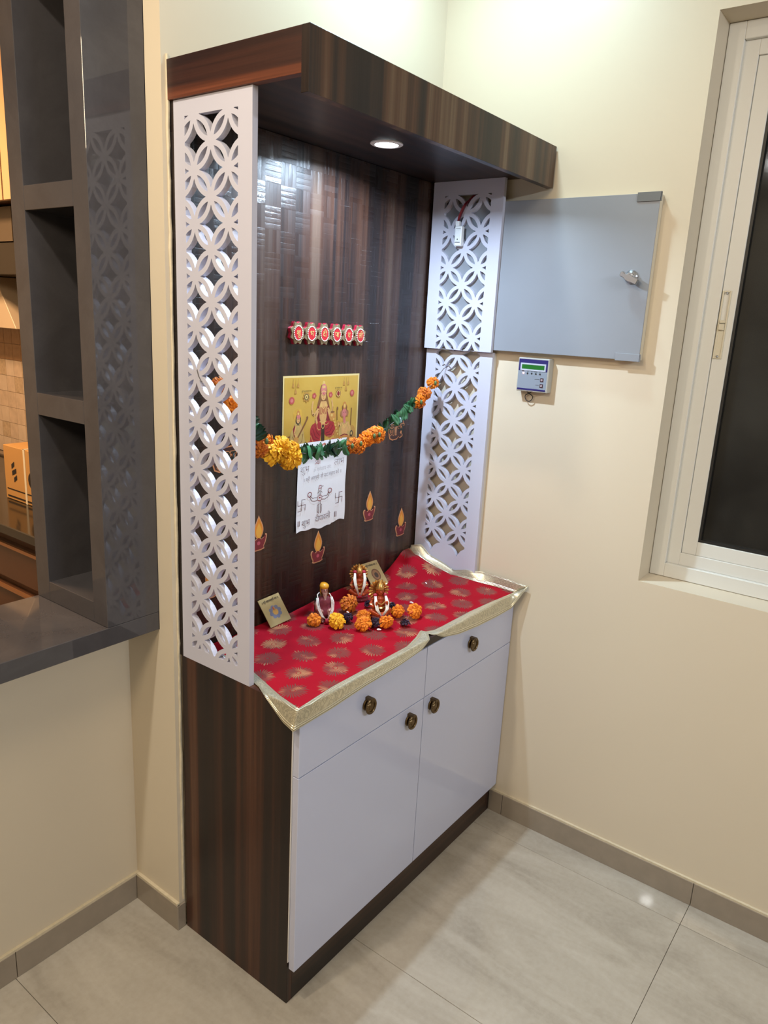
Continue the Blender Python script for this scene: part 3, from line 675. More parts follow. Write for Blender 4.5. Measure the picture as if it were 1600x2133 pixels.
for u in (0.385, 0.602):
    for q in range(5): e('lotus', (0.40, 0.07, 0.06), u + 0.015*math.cos(q*1.256), 0.285 + 0.022*math.sin(q*1.256), 0.013, 0.020)
    e('pink', PINK, u, 0.29, 0.010, 0.016)
e('eye', DK, 0.497, 0.285, 0.0055, 0.0055); e('eye', DK, 0.520, 0.285, 0.0055, 0.0055); e('lips', RED, 0.509, 0.328, 0.0065, 0.005); ln('line', BR, [(0.508, 0.29), (0.506, 0.308), (0.511, 0.312)], 0.0008); e('lips', RED, 0.508, 0.262, 0.003, 0.008)
e('pot', (0.50, 0.24, 0.06), 0.635, 0.595, 0.045, 0.065); e('line', BR, 0.635, 0.535, 0.028, 0.014); e('gold_line', LG, 0.625, 0.58, 0.014, 0.02)
for q in range(6): e('gold_line', LG, 0.655+0.012*q, 0.64+0.045*q, 0.010, 0.012)
# figure with a lute
pg('robe', (0.46, 0.31, 0.10), [(0.155, 0.63), (0.215, 0.63), (0.255, 0.74), (0.28, 0.92), (0.20, 1.00), (0.09, 0.96), (0.095, 0.78)])
for p in ([(0.12, 0.82), (0.16, 0.92), (0.22, 0.96)], [(0.25, 0.80), (0.24, 0.90), (0.20, 0.96)], [(0.14, 0.74), (0.15, 0.84)]): ln('line', BR, p, 0.002)
e('dark', DK, 0.19, 0.60, 0.032, 0.085); e('skin', SKIN, 0.19, 0.595, 0.022, 0.052); e('pink', PINK, 0.193, 0.555, 0.024, 0.030); e('tone_48', OR, 0.188, 0.505, 0.017, 0.036); e('gold_line', LG, 0.188, 0.515, 0.008, 0.018)
e('eye', DK, 0.183, 0.592, 0.004, 0.004); e('eye', DK, 0.198, 0.592, 0.004, 0.004); e('lips', RED, 0.190, 0.622, 0.0045, 0.004)
pg('maroon', DRED, [(0.125, 0.72), (0.15, 0.66), (0.165, 0.74), (0.14, 0.84)]); ln('gold_line', LG, [(0.170, 0.65), (0.188, 0.70), (0.206, 0.65)], 0.0018)
ln('arm', SKIN, [(0.165, 0.68), (0.145, 0.78), (0.175, 0.84)], 0.0055); ln('arm', SKIN, [(0.215, 0.68), (0.24, 0.76), (0.255, 0.70)], 0.0055)
ln('line', BR, [(0.305, 0.585), (0.275, 0.66), (0.18, 0.86)], 0.0055); e('pot', (0.50, 0.24, 0.06), 0.165, 0.885, 0.034, 0.05, 0.5); e('line', BR, 0.302, 0.58, 0.012, 0.02)
for v in (0.82, 0.855, 0.89): ln('line', BR, [(0.045, v), (0.095, v)], 0.0026)
# elephant-headed figure
e('robe', (0.46, 0.31, 0.10), 0.815, 0.83, 0.088, 0.14); e('ear', (0.34, 0.15, 0.07), 0.765, 0.57, 0.022, 0.05); e('ear', (0.34, 0.15, 0.07), 0.838, 0.57, 0.022, 0.05)
e('line', BR, 0.80, 0.49, 0.038, 0.062); e('pink', PINK, 0.80, 0.565, 0.030, 0.070); e('tone_48', OR, 0.80, 0.455, 0.024, 0.055); e('gold_line', LG, 0.80, 0.46, 0.012, 0.03)
pg('pink', PINK, [(0.785, 0.60), (0.815, 0.60), (0.822, 0.70), (0.80, 0.73), (0.785, 0.68)])
e('eye', DK, 0.788, 0.555, 0.005, 0.005); e('eye', DK, 0.813, 0.555, 0.005, 0.005)
e('skin', SKIN, 0.81, 0.81, 0.048, 0.080); ln('gold_line', LG, [(0.775, 0.72), (0.805, 0.79), (0.84, 0.72)], 0.0022); ln('arm', SKIN, [(0.765, 0.70), (0.735, 0.76), (0.72, 0.70)], 0.0065); ln('arm', SKIN, [(0.85, 0.70), (0.88, 0.78), (0.87, 0.84)], 0.0065)
ln('tone_48', OR, [(0.73, 0.93), (0.80, 0.90), (0.88, 0.93)], 0.007); ln('maroon', DRED, [(0.75, 0.90), (0.81, 0.88), (0.86, 0.90)], 0.003)
ln('line', BR, [(0.695, 0.50), (0.70, 0.66)], 0.003); e('line', BR, 0.70, 0.49, 0.012, 0.025); ln('line', BR, [(0.90, 0.50), (0.895, 0.76)], 0.004)
e('dark', DK, 0.91, 0.88, 0.022, 0.045); e('gold_line', LG, 0.91, 0.88, 0.010, 0.026)
# bells, seals and tiny captions
for u0 in (0.15, 0.81):
    for du, dv_ in ((-0.03, 0.0), (0.03, 0.0), (0.0, 0.085)):
        pg('bell', (0.42, 0.21, 0.05), [(u0+du-0.016, 0.155+dv_), (u0+du-0.009, 0.115+dv_), (u0+du, 0.085+dv_), (u0+du+0.009, 0.115+dv_), (u0+du+0.016, 0.155+dv_)])
        ln('line', BR, [(u0+du, 0.045 if dv_ == 0 else 0.05), (u0+du, 0.09+dv_)], 0.0006)
e('lotus', (0.40, 0.07, 0.06), 0.105, 0.33, 0.033, 0.05); e('pink', PINK, 0.105, 0.33, 0.017, 0.026); e('lotus', (0.40, 0.07, 0.06), 0.90, 0.28, 0.030, 0.047); e('pink', PINK, 0.90, 0.28, 0.016, 0.026)
for q in range(8): e('bell', (0.42, 0.21, 0.05), 0.285 + 0.033*math.cos(q*PI/4), 0.295 + 0.05*math.sin(q*PI/4), 0.012, 0.016)
e('olive', OL, 0.285, 0.295, 0.030, 0.046); e('gold_line', LG, 0.285, 0.295, 0.018, 0.03); e('dark', DK, 0.285, 0.295, 0.006, 0.012)
e('line', BR, 0.705, 0.275, 0.033, 0.052); e('gold_line', LG, 0.705, 0.275, 0.027, 0.044); e('maroon', DRED, 0.705, 0.275, 0.018, 0.034)
for n, (mt, b, _) in inks.items():
    obj('print_' + n, b, mt, po, recalc=False)['kind'] = 'stuff'
lettering('श्री महालक्ष्मी नमः', 0.0058, (qx(0.285), D-0.0026, qz(0.215)), M_dark, po, sx=0.9)
lettering('श्री गणेशाय नमः', 0.0058, (qx(0.705), D-0.0026, qz(0.195)), M_dark, po, sx=0.9)

# ---------------- handwritten note
no = thing('handwritten_note', 'white paper note with handwritten Diwali greeting hanging below the golden print', 'note', (0.494, D, 1.05))
n0, n1, nz0, nz1 = 0.389, 0.600, 1.047, 1.30
def note_pt(u, v):
    zlo = nz0 + 0.003*math.sin(u*9.0) + 0.002*math.sin(u*23) + (0.004 if u > 0.7 else 0)
    x = n0 + (n1-n0)*u + 0.004*(1-u)*v*1.5 + 0.0016*math.sin(v*11)*(1 if u > 0.97 else 0)
    z = zlo + (nz1-zlo)*v
    y = D - 0.0022 - 0.010*max(0, 0.16-v)**1.2*max(0, 0.35-u)*8 - 0.0008*math.sin(PI*u)*math.sin(5*v)
    return (x, y, z)
M_paper = plain('white_paper', (0.74, 0.74, 0.77), 0.75, var=0.03, vscale=30)
obj('paper', B().grid(note_pt, 36, 30), M_paper, no, smooth=True)
M_ink = plain('maroon_felt_pen', (0.10, 0.02, 0.02), 0.6); M_inkred = plain('red_felt_pen', (0.30, 0.04, 0.04), 0.6)
yt = D-0.0046
lettering('शुभ', 0.027, (0.419, yt, 1.226), M_ink, no, weight=-0.0005, tilt=0.03)
lettering('लाभ', 0.027, (0.565, yt, 1.232), M_ink, no, weight=-0.0005, tilt=0.06)
lettering('ॐ गणेशाय नमः', 0.0165, (0.492, yt, 1.220), M_ink, no, weight=-0.0004, tilt=0.06, sx=0.82)
lettering('॥ श्री लक्ष्मी जी सदा सहाय करे ॥', 0.0160, (0.495, yt, 1.199), M_ink, no, weight=-0.0002, tilt=0.05, sx=0.78)
lettering('शुभ', 0.025, (0.428, yt, 1.0705), M_ink, no, weight=-0.0003, tilt=0.05)
lettering('दीपावली', 0.0245, (0.500, yt, 1.0745), M_ink, no, weight=-0.0003, tilt=0.05, sx=0.86)
lettering('॥', 0.026, (0.397, yt-0.001, 1.0735), M_ink, no); lettering('॥', 0.026, (0.555, yt, 1.0745), M_ink, no)
dr = B(); drr = B()
def stroke(b, pts, wd=0.0016, y=yt):
    for (x0, z0_), (x1, z1_) in zip(pts[:-1], pts[1:]):
        d = Vector((x1-x0, z1_-z0_)); L = d.length; d /= L; q = (-d.y*wd/2, d.x*wd/2); ex = d*wd*0.3
        b.flat([(x0-ex.x+q[0], z0_-ex.y+q[1]), (x0-ex.x-q[0], z0_-ex.y-q[1]), (x1+ex.x-q[0], z1_+ex.y-q[1]), (x1+ex.x+q[0], z1_+ex.y+q[1])], y)
for cx, cz in ((0.409, 1.125), (0.569, 1.124)):      # the auspicious sign drawn on either side
    r_ = 0.0155
    stroke(dr, [(cx-r_, cz+r_*0.95), (cx-r_*0.95, cz), (cx+r_, cz+0.0005), (cx+r_*0.95, cz-r_)])
    stroke(dr, [(cx+r_*0.95, cz+r_*1.02), (cx+0.001, cz+r_), (cx, cz-r_), (cx-r_*0.95, cz-r_*1.05)])
for cx, cz in ((0.403, 1.132), (0.415, 1.132), (0.403, 1.118), (0.415, 1.118)): drr.flat([(cx+0.0009*math.cos(a), cz+0.0009*math.sin(a)) for a in [k*PI/3 for k in range(6)]], yt)
sx_, sz_ = 0.472, 1.2435
stroke(drr, [(sx_-0.010, sz_+0.001), (sx_-0.005, sz_+0.006), (sx_-0.001, sz_+0.001), (sx_-0.005, sz_-0.003), (sx_-0.010, sz_-0.007)], 0.0015)
stroke(drr, [(sx_-0.004, sz_-0.004), (sx_+0.003, sz_-0.008)], 0.0015); stroke(drr, [(sx_+0.003, sz_+0.007), (sx_+0.003, sz_-0.008)], 0.0013); stroke(drr, [(sx_+0.009, sz_+0.007), (sx_+0.009, sz_-0.008)], 0.0013)
stroke(drr, [(sx_-0.012, sz_+0.008), (sx_+0.012, sz_+0.0085)], 0.0011); stroke(drr, [(sx_+0.009, sz_+0.008), (sx_+0.006, sz_+0.013), (sx_+0.002, sz_+0.011)], 0.0012)
fx_, fz_ = 0.4845, 1.136                               # little figure of joined strokes
stroke(drr, [(fx_-0.006, fz_+0.028), (fx_-0.002, fz_+0.036), (fx_+0.003, fz_+0.036), (fx_+0.006, fz_+0.028), (fx_-0.006, fz_+0.028)], 0.0018)
stroke(dr, [(fx_+0.006, fz_+0.036), (fx_+0.010, fz_+0.032), (fx_+0.014, fz_+0.033)], 0.0013)
stroke(dr, [(fx_-0.006, fz_+0.026), (fx_-0.003, fz_+0.019), (fx_+0.003, fz_+0.019), (fx_+0.006, fz_+0.026)], 0.0013)
stroke(dr, [(fx_-0.010, fz_+0.014), (fx_-0.006, fz_+0.018), (fx_-0.003, fz_+0.015), (fx_-0.003, fz_+0.006)], 0.0013); stroke(dr, [(fx_+0.010, fz_+0.014), (fx_+0.006, fz_+0.018), (fx_+0.003, fz_+0.015), (fx_+0.003, fz_+0.006)], 0.0013)
stroke(drr, [(fx_-0.009, fz_+0.004), (fx_, fz_+0.008), (fx_+0.009, fz_+0.004), (fx_+0.009, fz_-0.006), (fx_, fz_-0.010), (fx_-0.009, fz_-0.006), (fx_-0.009, fz_+0.004)], 0.0015)
stroke(drr, [(fx_-0.002, fz_), (fx_+0.002, fz_)], 0.004)
for sx in (-1, 1):
    stroke(dr, [(fx_+sx*0.009, fz_+0.001), (fx_+sx*0.022, fz_+0.003), (fx_+sx*0.030, fz_+0.002), (fx_+sx*0.040, fz_+0.010)], 0.0014)
    stroke(dr, [(fx_+sx*0.009, fz_-0.006), (fx_+sx*0.022, fz_-0.008), (fx_+sx*0.034, fz_-0.004), (fx_+sx*0.043, fz_+0.008)], 0.0014)
    stroke(drr, [(fx_+sx*(0.043+0.008*math.cos(a)), fz_+0.015+0.007*math.sin(a)) for a in [k*PI/5 for k in range(11)]], 0.0022)
    stroke(dr, [(fx_+sx*0.003, fz_-0.010), (fx_+sx*0.003, fz_-0.019), (fx_+sx*0.009, fz_-0.021), (fx_+sx*0.009, fz_-0.040), (fx_+sx*0.004, fz_-0.046), (fx_+sx*0.004, fz_-0.022)], 0.0014)
obj('drawn_lines', dr, M_ink, no, recalc=False)['kind'] = 'stuff'; obj('drawn_lines', drr, M_inkred, no, recalc=False)['kind'] = 'stuff'

# ---------------- oil-lamp stickers and the two word stickers
M_stk = plain('peach_sticker_edge', (0.55, 0.27, 0.14), 0.5); M_fl = plain('flame_orange', (0.62, 0.21, 0.02), 0.5); M_fl2 = plain('flame_yellow', (0.68, 0.34, 0.05), 0.5); M_lamp = plain('maroon_lamp', (0.16, 0.015, 0.022), 0.5); M_dot = plain('pink_dot', (0.42, 0.07, 0.10), 0.5)
flame = lambda cx, cz, wd, hh: [(cx + wd*math.sin(PI*t)*(1-t*0.55)*s, cz + hh*t) for s, ts in ((1, [k/12 for k in range(13)]), (-1, [k/12 for k in range(11, 0, -1)])) for t in ts]
bowl = lambda cx, cz, k: [(cx+k*x, cz+k*z) for x, z in ((-0.022, 0.022), (-0.028, 0.020), (-0.030, 0.012), (-0.026, 0.0), (-0.020, -0.010), (-0.022, -0.015), (-0.016, -0.018), (0.010, -0.018), (0.022, -0.015), (0.020, -0.008), (0.026, 0.002), (0.030, 0.014), (0.031, 0.024), (0.026, 0.026), (0.022, 0.018), (0.012, 0.013), (0.0, 0.020), (-0.012, 0.013))]
dl = [(0.085, 0.955, 'half hidden behind the tall lattice screen'), (0.249, 1.045, 'beside the front edge of the tall lattice screen'), (0.486, 0.957, 'below the handwritten note'), (0.724, 1.040, 'to the side of the handwritten note'), (0.901, 0.955, 'near the short lattice by the wall')]
for cx, cz, ll in dl:
    t = thing('lamp_sticker', 'flat oil lamp sticker with orange flame, ' + ll, 'sticker', (cx, D, cz), group='oil lamp stickers on the back panel')
    obj('outline', B().prism(bowl(cx, cz, 1.0), D-0.0010, D-0.0002, 'y'), M_stk, t)
    obj('flame_edge', B().prism(flame(cx+0.001, cz+0.009, 0.0225, 0.070), D-0.00115, D-0.0003, 'y'), M_stk, t)
    obj('flame', B().prism(flame(cx+0.001, cz+0.012, 0.0192, 0.062), D-0.0013, D-0.0012, 'y'), M_fl, t)
    obj('flame_core', B().prism(flame(cx+0.001, cz+0.014, 0.0140, 0.046), D-0.0015, D-0.0014, 'y'), M_fl2, t)
    obj('bowl', B().prism(bowl(cx, cz+0.0010, 0.86), D-0.0019, D-0.0017, 'y'), M_lamp, t)
    obj('ornament', B().prism([(cx+0.006*math.cos(a), cz+0.003+0.0055*math.sin(a)) for a in [k*PI/4 for k in range(8)]], D-0.0022, D-0.0020, 'y'), M_dot, t)
M_wstk = plain('dark_sticker_gap', (0.05, 0.02, 0.015), 0.5); M_wdark = plain('black_green_letter', (0.012, 0.02, 0.014), 0.5); M_wor = plain('orange_sticker_line', (0.50, 0.20, 0.08), 0.5)
for txt, cx, cz, ll in (('शुभ', 0.135, 1.290, 'seen through the tall lattice screen'), ('लाभ', 0.846, 1.302, 'under the garland leaves near the wall')):
    t = thing('word_sticker', 'orange outlined word sticker ' + ll, 'sticker', (cx, D, cz), group='word stickers on the back panel')
    ow = lambda k: [(cx+k*x, cz+k*z) for x, z in ((-0.042, 0.024), (0.038, 0.032), (0.040, 0.012), (0.034, 0.004), (0.036, -0.024), (0.022, -0.030), (0.014, -0.024), (0.006, -0.032), (-0.018, -0.034), (-0.034, -0.028), (-0.040, -0.012))]
    obj('outline', B().prism(ow(1.0), D-0.0008, D-0.0002, 'y'), M_wor, t)
    obj('inner_outline', B().prism(ow(0.90), D-0.0011, D-0.0009, 'y'), M_wstk, t)
    lettering(txt, 0.050, (cx-0.001, D-0.0013, cz-0.001), M_wor, t, weight=0.0022, name='word')
    lettering(txt, 0.050, (cx-0.001, D-0.0016, cz-0.001), M_wdark, t, weight=0.0002, name='word')

# ================================================================ GARLAND AND FLOWERS
def marigold_mesh(name, seed, layers, curl=0.0):
    """unit-radius flower, axis +z: rings of small ruffled petals"""
    r = random.Random(seed); b = B()
    b.ball((0, 0, -0.05), (0.52, 0.52, 0.42), 10, 6)
    for (n, rad, z, tilt, ln_, wd) in layers:
        for k in range(n):
            a = 2*PI*(k + r.uniform(-0.3, 0.3))/n; tl = tilt + r.uniform(-0.22, 0.22); L = ln_*r.uniform(0.8, 1.2); wv = wd*r.uniform(0.8, 1.2)
            ca, sa = math.cos(a), math.sin(a); zz = z + r.uniform(-0.05, 0.05)
            def P(s, t):
                # s along petal 0..1, t across -1..1
                rr = rad + L*s*math.cos(tl - s*0.7*curl); hh = zz + L*s*math.sin(tl - s*0.9) + 0.10*L*t*t
                ww = wv*(0.35 + 0.65*s)*t
                jit = r.uniform(-0.05, 0.05)*s
                return ((rr+jit)*ca - ww*sa, (rr+jit)*sa + ww*ca, hh + jit)
            b.add([P(0, -0.6), P(0, 0.6), P(0.55, -1), P(0.55, 0), P(0.55, 1), P(1, -0.75), P(1.06, 0.1), P(0.95, 0.8)],
                  [(0, 3, 2), (0, 1, 3), (1, 4, 3), (2, 3, 6, 5), (3, 4, 7, 6)])
    return mesh_of(b, name, smooth=False, recalc=False)
LAY = [(14, 0.42, -0.22, -0.15, 0.58, 0.24), (14, 0.38, -0.05, 0.15, 0.58, 0.23), (12, 0.32, 0.08, 0.5, 0.52, 0.22), (10, 0.24, 0.18, 0.85, 0.48, 0.20), (9, 0.13, 0.26, 1.15, 0.42, 0.12), (5, 0.04, 0.32, 1.4, 0.36, 0.10)]
FM = [marigold_mesh('marigold', s, LAY, 1.0) for s in (1, 2, 3)]
def petalmat(name, c1, c2, c3):
    t = NT(name); P = t.pos()
    f = t.noise(P, 130, 2)
    return t.p(col=t.ramp(f, [(0.3, c1), (0.5, c2), (0.7, c3)]), rough=0.6, spec=0.25)
M_or = petalmat('orange_petals', (0.42, 0.075, 0.004), (0.66, 0.17, 0.008), (0.80, 0.27, 0.02))
M_ye = petalmat('yellow_petals', (0.55, 0.20, 0.006), (0.78, 0.36, 0.012), (0.88, 0.50, 0.03))
M_rt = petalmat('rust_petals', (0.30, 0.05, 0.006), (0.52, 0.13, 0.012), (0.64, 0.22, 0.02))
M_dp = petalmat('dried_purple_petals', (0.008, 0.004, 0.010), (0.020, 0.008, 0.020), (0.05, 0.015, 0.035))
FV = {}
def flower_mesh(i, mt):
    k = (i % 3, mt.name)
    if k not in FV:
        me = FM[i % 3].copy(); me.materials.clear(); me.materials.append(mt); FV[k] = me
    return FV[k]
def leaf_mesh(seed):
    r = random.Random(seed); b = B(); ph = r.uniform(0, 6)
    def P(u, v):
        t = (u-0.5)*2; wd = 0.75*math.sin(PI*min(0.97, 0.08+v*0.92))**0.6
        return (t*wd*0.8, 0.55*abs(t)**1.5*wd + 0.16*math.sin(5*v+ph) + 0.10*math.sin(7*t+ph), (v-0.5)*1.7 + 0.10*math.sin(4*t+ph))
    b.grid(P, 8, 7); return mesh_of(b, 'leaf', smooth=True)
def leafmat(name, a, b_):
    t = NT(name); return t.p(col=t.mix(t.noise(t.pos(), 70, 3), a, b_), rough=0.38, spec=0.5)
LM = []
for s, m_ in ((1, leafmat('green_leaf', (0.008, 0.045, 0.018), (0.03, 0.13, 0.05))), (2, leafmat('dark_green_leaf', (0.004, 0.02, 0.010), (0.012, 0.06, 0.03))), (3, leafmat('bright_green_leaf', (0.02, 0.10, 0.04), (0.06, 0.22, 0.09)))):
    me = leaf_mesh(s); me.materials.append(m_); LM.append(me)
M_bud = leafmat('bud_green', (0.03, 0.07, 0.02), (0.12, 0.16, 0.05))

gl = thing('marigold_garland', 'garland of orange and yellow marigolds and green leaves strung across the shrine', 'garland', (0.49, 0.29, 1.29))
GO = Vector(gl.location)
gy_ = 0.288
fl_ = [ (0.045, 1.477, 0.020, M_rt), (0.084, 1.424, 0.031, M_or), (0.170, 1.320, 0.027, M_rt), (0.200, 1.338, 0.020, M_or), (0.212, 1.316, 0.036, M_ye), (0.240, 1.320, 0.027, M_ye), (0.276, 1.290, 0.036, M_ye), (0.290, 1.309, 0.024, M_ye),
        (0.529, 1.289, 0.026, M_rt), (0.560, 1.293, 0.026, M_or), (0.592, 1.304, 0.027, M_or), (0.617, 1.319, 0.020, M_rt), (0.642, 1.313, 0.028, M_or), (0.841, 1.398, 0.025, M_or), (0.872, 1.424, 0.025, M_rt), (0.917, 1.456, 0.021, M_or)]
def put(parent, name, me, loc, rad, rot):
    o = obj(name, me, None, parent); o.location = Vector(loc) - Vector(parent.location); o.scale = (rad, rad, rad) if not isinstance(rad, tuple) else rad; o.rotation_euler = rot; return o
for k, (x, z, r, m_) in enumerate(fl_):
    face = Vector((random.uniform(-0.9, 0.5), -1.0, random.uniform(-0.5, 0.5))).to_track_quat('Z', 'Y').to_euler()
    put(gl, 'flower', flower_mesh(k, m_), (x, gy_ - 0.004 + random.uniform(-0.006, 0.004), z), r, face)
lv = []
for n, (xa, za_), (xb, zb_) in ((19, (0.316, 1.294), (0.497, 1.296)), (19, (0.660, 1.332), (0.826, 1.402)), (6, (0.135, 1.388), (0.170, 1.352))):
    for k in range(n):
        t = (k+0.5)/n; lv.append((xa+(xb-xa)*t, za_+(zb_-za_)*t, xb-xa, zb_-za_))
for k, (x, z, dx, dz) in enumerate(lv):
    ang = math.atan2(dz, dx)
    rot = Euler((random.uniform(-0.5, 0.5), -ang + random.uniform(-0.5, 0.5), random.uniform(-1.2, 0.9)))
    s = random.uniform(0.020, 0.026) if x < 0.6 else random.uniform(0.018, 0.023)
    put(gl, 'leaf', LM[random.choice((0, 0, 1, 1, 2))], (x, gy_ + random.uniform(-0.010, 0.008), z + random.uniform(-0.006, 0.006)), (s, s*0.8, s), rot)
for x, z in ((0.181, 1.342), (0.507, 1.297), (0.545, 1.300), (0.604, 1.316), (0.832, 1.400), (0.904, 1.456), (0.628, 1.318)):
    obj('bud', B().lathe([(0.0, -0.007), (0.0030, -0.0055), (0.0047, 0.0), (0.004, 0.005), (0.0016, 0.008), (0, 0.0085)], 10, (x-0.006, gy_-0.019, z)), M_bud, gl, smooth=True)
M_thr = plain('grey_thread', (0.10, 0.09, 0.09), 0.7)
obj('thread', B().tube([(0.007, 0.300, 1.500), (0.02, 0.293, 1.492)] + [(x, gy_, z) for x, z, *_ in fl_[:3]] + [(0.25, gy_, 1.305), (0.34, gy_, 1.292), (0.42, gy_, 1.289), (0.50, gy_, 1.294), (0.60, gy_, 1.31), (0.66, gy_, 1.325), (0.75, gy_, 1.358), (0.826, gy_, 1.392), (0.872, gy_, 1.424), (0.917, gy_, 1.457), (0.968, 0.287, 1.498), (0.979, 0.284, 1.503)], 0.0011, 6), M_thr, gl, smooth=True)
obj('knot', B().tube([(-0.0015, 0.306, 1.512), (-0.002, 0.300, 1.499), (-0.0015, 0.292, 1.489), (0.007, 0.286, 1.487), (0.0160, 0.292, 1.490), (0.0158, 0.300, 1.500), (0.0155, 0.306, 1.512), (0.007, 0.309, 1.515)], 0.0010, 5, True), M_thr, gl, smooth=True)
obj('knot', B().tube([(0.9797, 0.300, 1.507), (0.9797, 0.291, 1.512), (0.9794, 0.285, 1.503), (0.9797, 0.277, 1.508), (0.9797, 0.266, 1.500)], 0.0010, 5), M_thr, gl, smooth=True)

# ================================================================ CLOTH
def lerp_t(tab, x):
    if x <= tab[0][0]: return tab[0][1]
    for (a, va), (b, vb) in zip(tab[:-1], tab[1:]):
        if x <= b: return va + (vb-va)*(x-a)/(b-a)
    return tab[-1][1]
XL = [(-0.02, 0.0), (0.051, 0.013), (0.126, 0.036), (0.205, 0.060), (0.28, 0.066), (0.368, 0.068)]
XR = [(-0.022, 0.994), (0.05, 0.990), (0.114, 0.974), (0.203, 0.966), (0.276, 0.960), (0.35, 0.956), (0.368, 0.954)]
ZR = [(-0.022, 0.812), (0.05, 0.8165), (0.114, 0.8215), (0.17, 0.824), (0.203, 0.8225), (0.276, 0.843), (0.33, 0.862), (0.368, 0.868)]
YF = [(0.0, -0.0175), (0.06, -0.012), (0.124, -0.007), (0.42, -0.007), (0.48, 0.006), (0.522, 0.020), (0.536, 0.010), (0.56, -0.001), (0.75, -0.001), (0.87, -0.009), (0.994, -0.021)]
ZF = [(0.0, 0.8125), (0.42, 0.813), (0.50, 0.8165), (0.522, 0.8185), (0.536, 0.814), (0.60, 0.8125), (1.0, 0.8125)]
def smst(a, b, x):
    t = min(1, max(0, (x-a)/(b-a))); return t*t*(3-2*t)
def cloth_pt(u, v):
    # two passes: y needs x and x needs y
    x = u; 
    for _ in range(3):
        yf = lerp_t(YF, x); y = yf + (0.3685-yf)*v
        xl, xr = lerp_t(XL, y), lerp_t(XR, y); x = xl + (xr-xl)*u
    z = 0.8125 + smst(0.80, 1.0, u)*(lerp_t(ZR, y)-0.8125)
    z += (lerp_t(ZF, x)-0.8125)*(1-smst(0.0, 0.35, v))
    if 0 < u < 1 or True:
        wr = 0.0016*(math.sin(x*31+y*17)+math.sin(x*13-y*41+1.3)) + 0.0012*math.sin(x*63+y*22)
        edge = smst(0, 0.06, u)*smst(0, 0.06, 1-u)*smst(0, 0.1, v)
        z += max(-0.0005, wr*edge + 0.0010*edge)
    z += 0.016*smst(0.93, 1.0, v)*smst(0.25, 0.5, x)*(0.6+0.4*math.sin(x*14))
    # dart fold running from the back corner
    dfold = abs((x-0.93) - (y-0.30)*(-0.2)); z += 0.008*math.exp(-(dfold/0.02)**2)*smst(0.10, 0.30, y)
    return (x, y, z)
CUV = lambda c: (c.x, c.y)
t = NT('red_brocade'); uv = t.n('TexCoord').outputs['UV']
sep = t.n('SeparateXYZ', {0: uv}); u_, v_ = sep.outputs[0], sep.outputs[1]
def motif(off):
    gu = t.math('ADD', t.math('DIVIDE', u_, 0.148), 0.676+off); gv = t.math('ADD', t.math('DIVIDE', v_, 0.105), 0.562+off)
    fu = t.math('SUBTRACT', t.math('FRACT', gu), 0.5); fv = t.math('SUBTRACT', t.math('FRACT', gv), 0.5)
    lx_, ly_ = t.math('MULTIPLY', fu, 0.148), t.math('MULTIPLY', fv, 0.105)
    r = t.math('SQRT', t.math('ADD', t.math('MULTIPLY', lx_, lx_), t.math('MULTIPLY', ly_, ly_)))
    an = t.math('ADD', t.math('ARCTAN2', ly_, lx_), t.math('MULTIPLY', t.math('SUBTRACT', t.noise(uv, 55, 1), 0.5), 0.35))
    pa = t.math('MULTIPLY', an, 28.0/(2*PI)); pi_ = t.math('FLOOR', pa); pf = t.math('ABSOLUTE', t.math('SUBTRACT', t.math('SUBTRACT', pa, pi_), 0.5))
    rn = t.n('TexWhiteNoise', {'Vector': t.n('CombineXYZ', {0: t.math('FLOOR', gu), 1: t.math('FLOOR', gv), 2: pi_}).outputs[0]}).outputs[0]
    rmax = t.math('ADD', 0.0315, t.math('MULTIPLY', rn, 0.0075))
    tip = t.math('SUBTRACT', 1.0, t.math('POWER', t.math('DIVIDE', r, rmax), 5.0))
    inside = t.math('LESS_THAN', pf, t.math('MULTIPLY', tip, 0.37))
    petals = t.math('MULTIPLY', t.math('MULTIPLY', inside, t.math('LESS_THAN', r, rmax)), t.math('GREATER_THAN', r, 0.0068))
    return t.math('MAXIMUM', petals, t.math('MULTIPLY', t.math('LESS_THAN', r, 0.0052), 0.9))
mk_ = t.math('MAXIMUM', motif(0.0), motif(0.5))
red = t.mix(t.noise(uv, 9, 2), (0.25, 0.003, 0.011), (0.33, 0.005, 0.016))
t.bump(t.math('ADD', mk_, t.math('MULTIPLY', t.noise(uv, 900, 1), 0.3)), 0.30, 0.0008)
lit_ = t.ramp(t.noise(uv, 17, 2, 0.5), [(0.52, 0.0), (0.68, 1.0)])  # noise mask: gold highlights of the thread painted into some motifs
M_cloth = t.p(col=t.mix(mk_, red, t.mix(lit_, (0.130, 0.052, 0.043), (0.48, 0.28, 0.14))), metal=t.math('MULTIPLY', mk_, t.math('MULTIPLY', lit_, 0.5)), rough=t.math('SUBTRACT', 0.68, t.math('MULTIPLY', mk_, 0.28)), spec=0.08)
t = NT('gold_lace'); uv = t.n('TexCoord').outputs['UV']; sp_ = t.n('SeparateXYZ', {0: uv}); s_u, s_v = sp_.outputs[0], sp_.outputs[1]
vor = t.n('TexVoronoi', {'Vector': t.n('CombineXYZ', {0: t.math('ADD', t.math('MULTIPLY', s_u, 105.0), t.math('MULTIPLY', t.math('SINE', t.math('MULTIPLY', s_v, 9.0)), 0.8)), 1: t.math('ADD', t.math('MULTIPLY', s_v, 5.0), t.math('MULTIPLY', t.math('SINE', t.math('MULTIPLY', s_u, 260.0)), 0.7)), 2: 0.0}).outputs[0], 'Scale': 1.0}, feature='DISTANCE_TO_EDGE').outputs[0]
mid = t.math('MULTIPLY', t.math('GREATER_THAN', s_v, 0.25), t.math('LESS_THAN', s_v, 0.78))
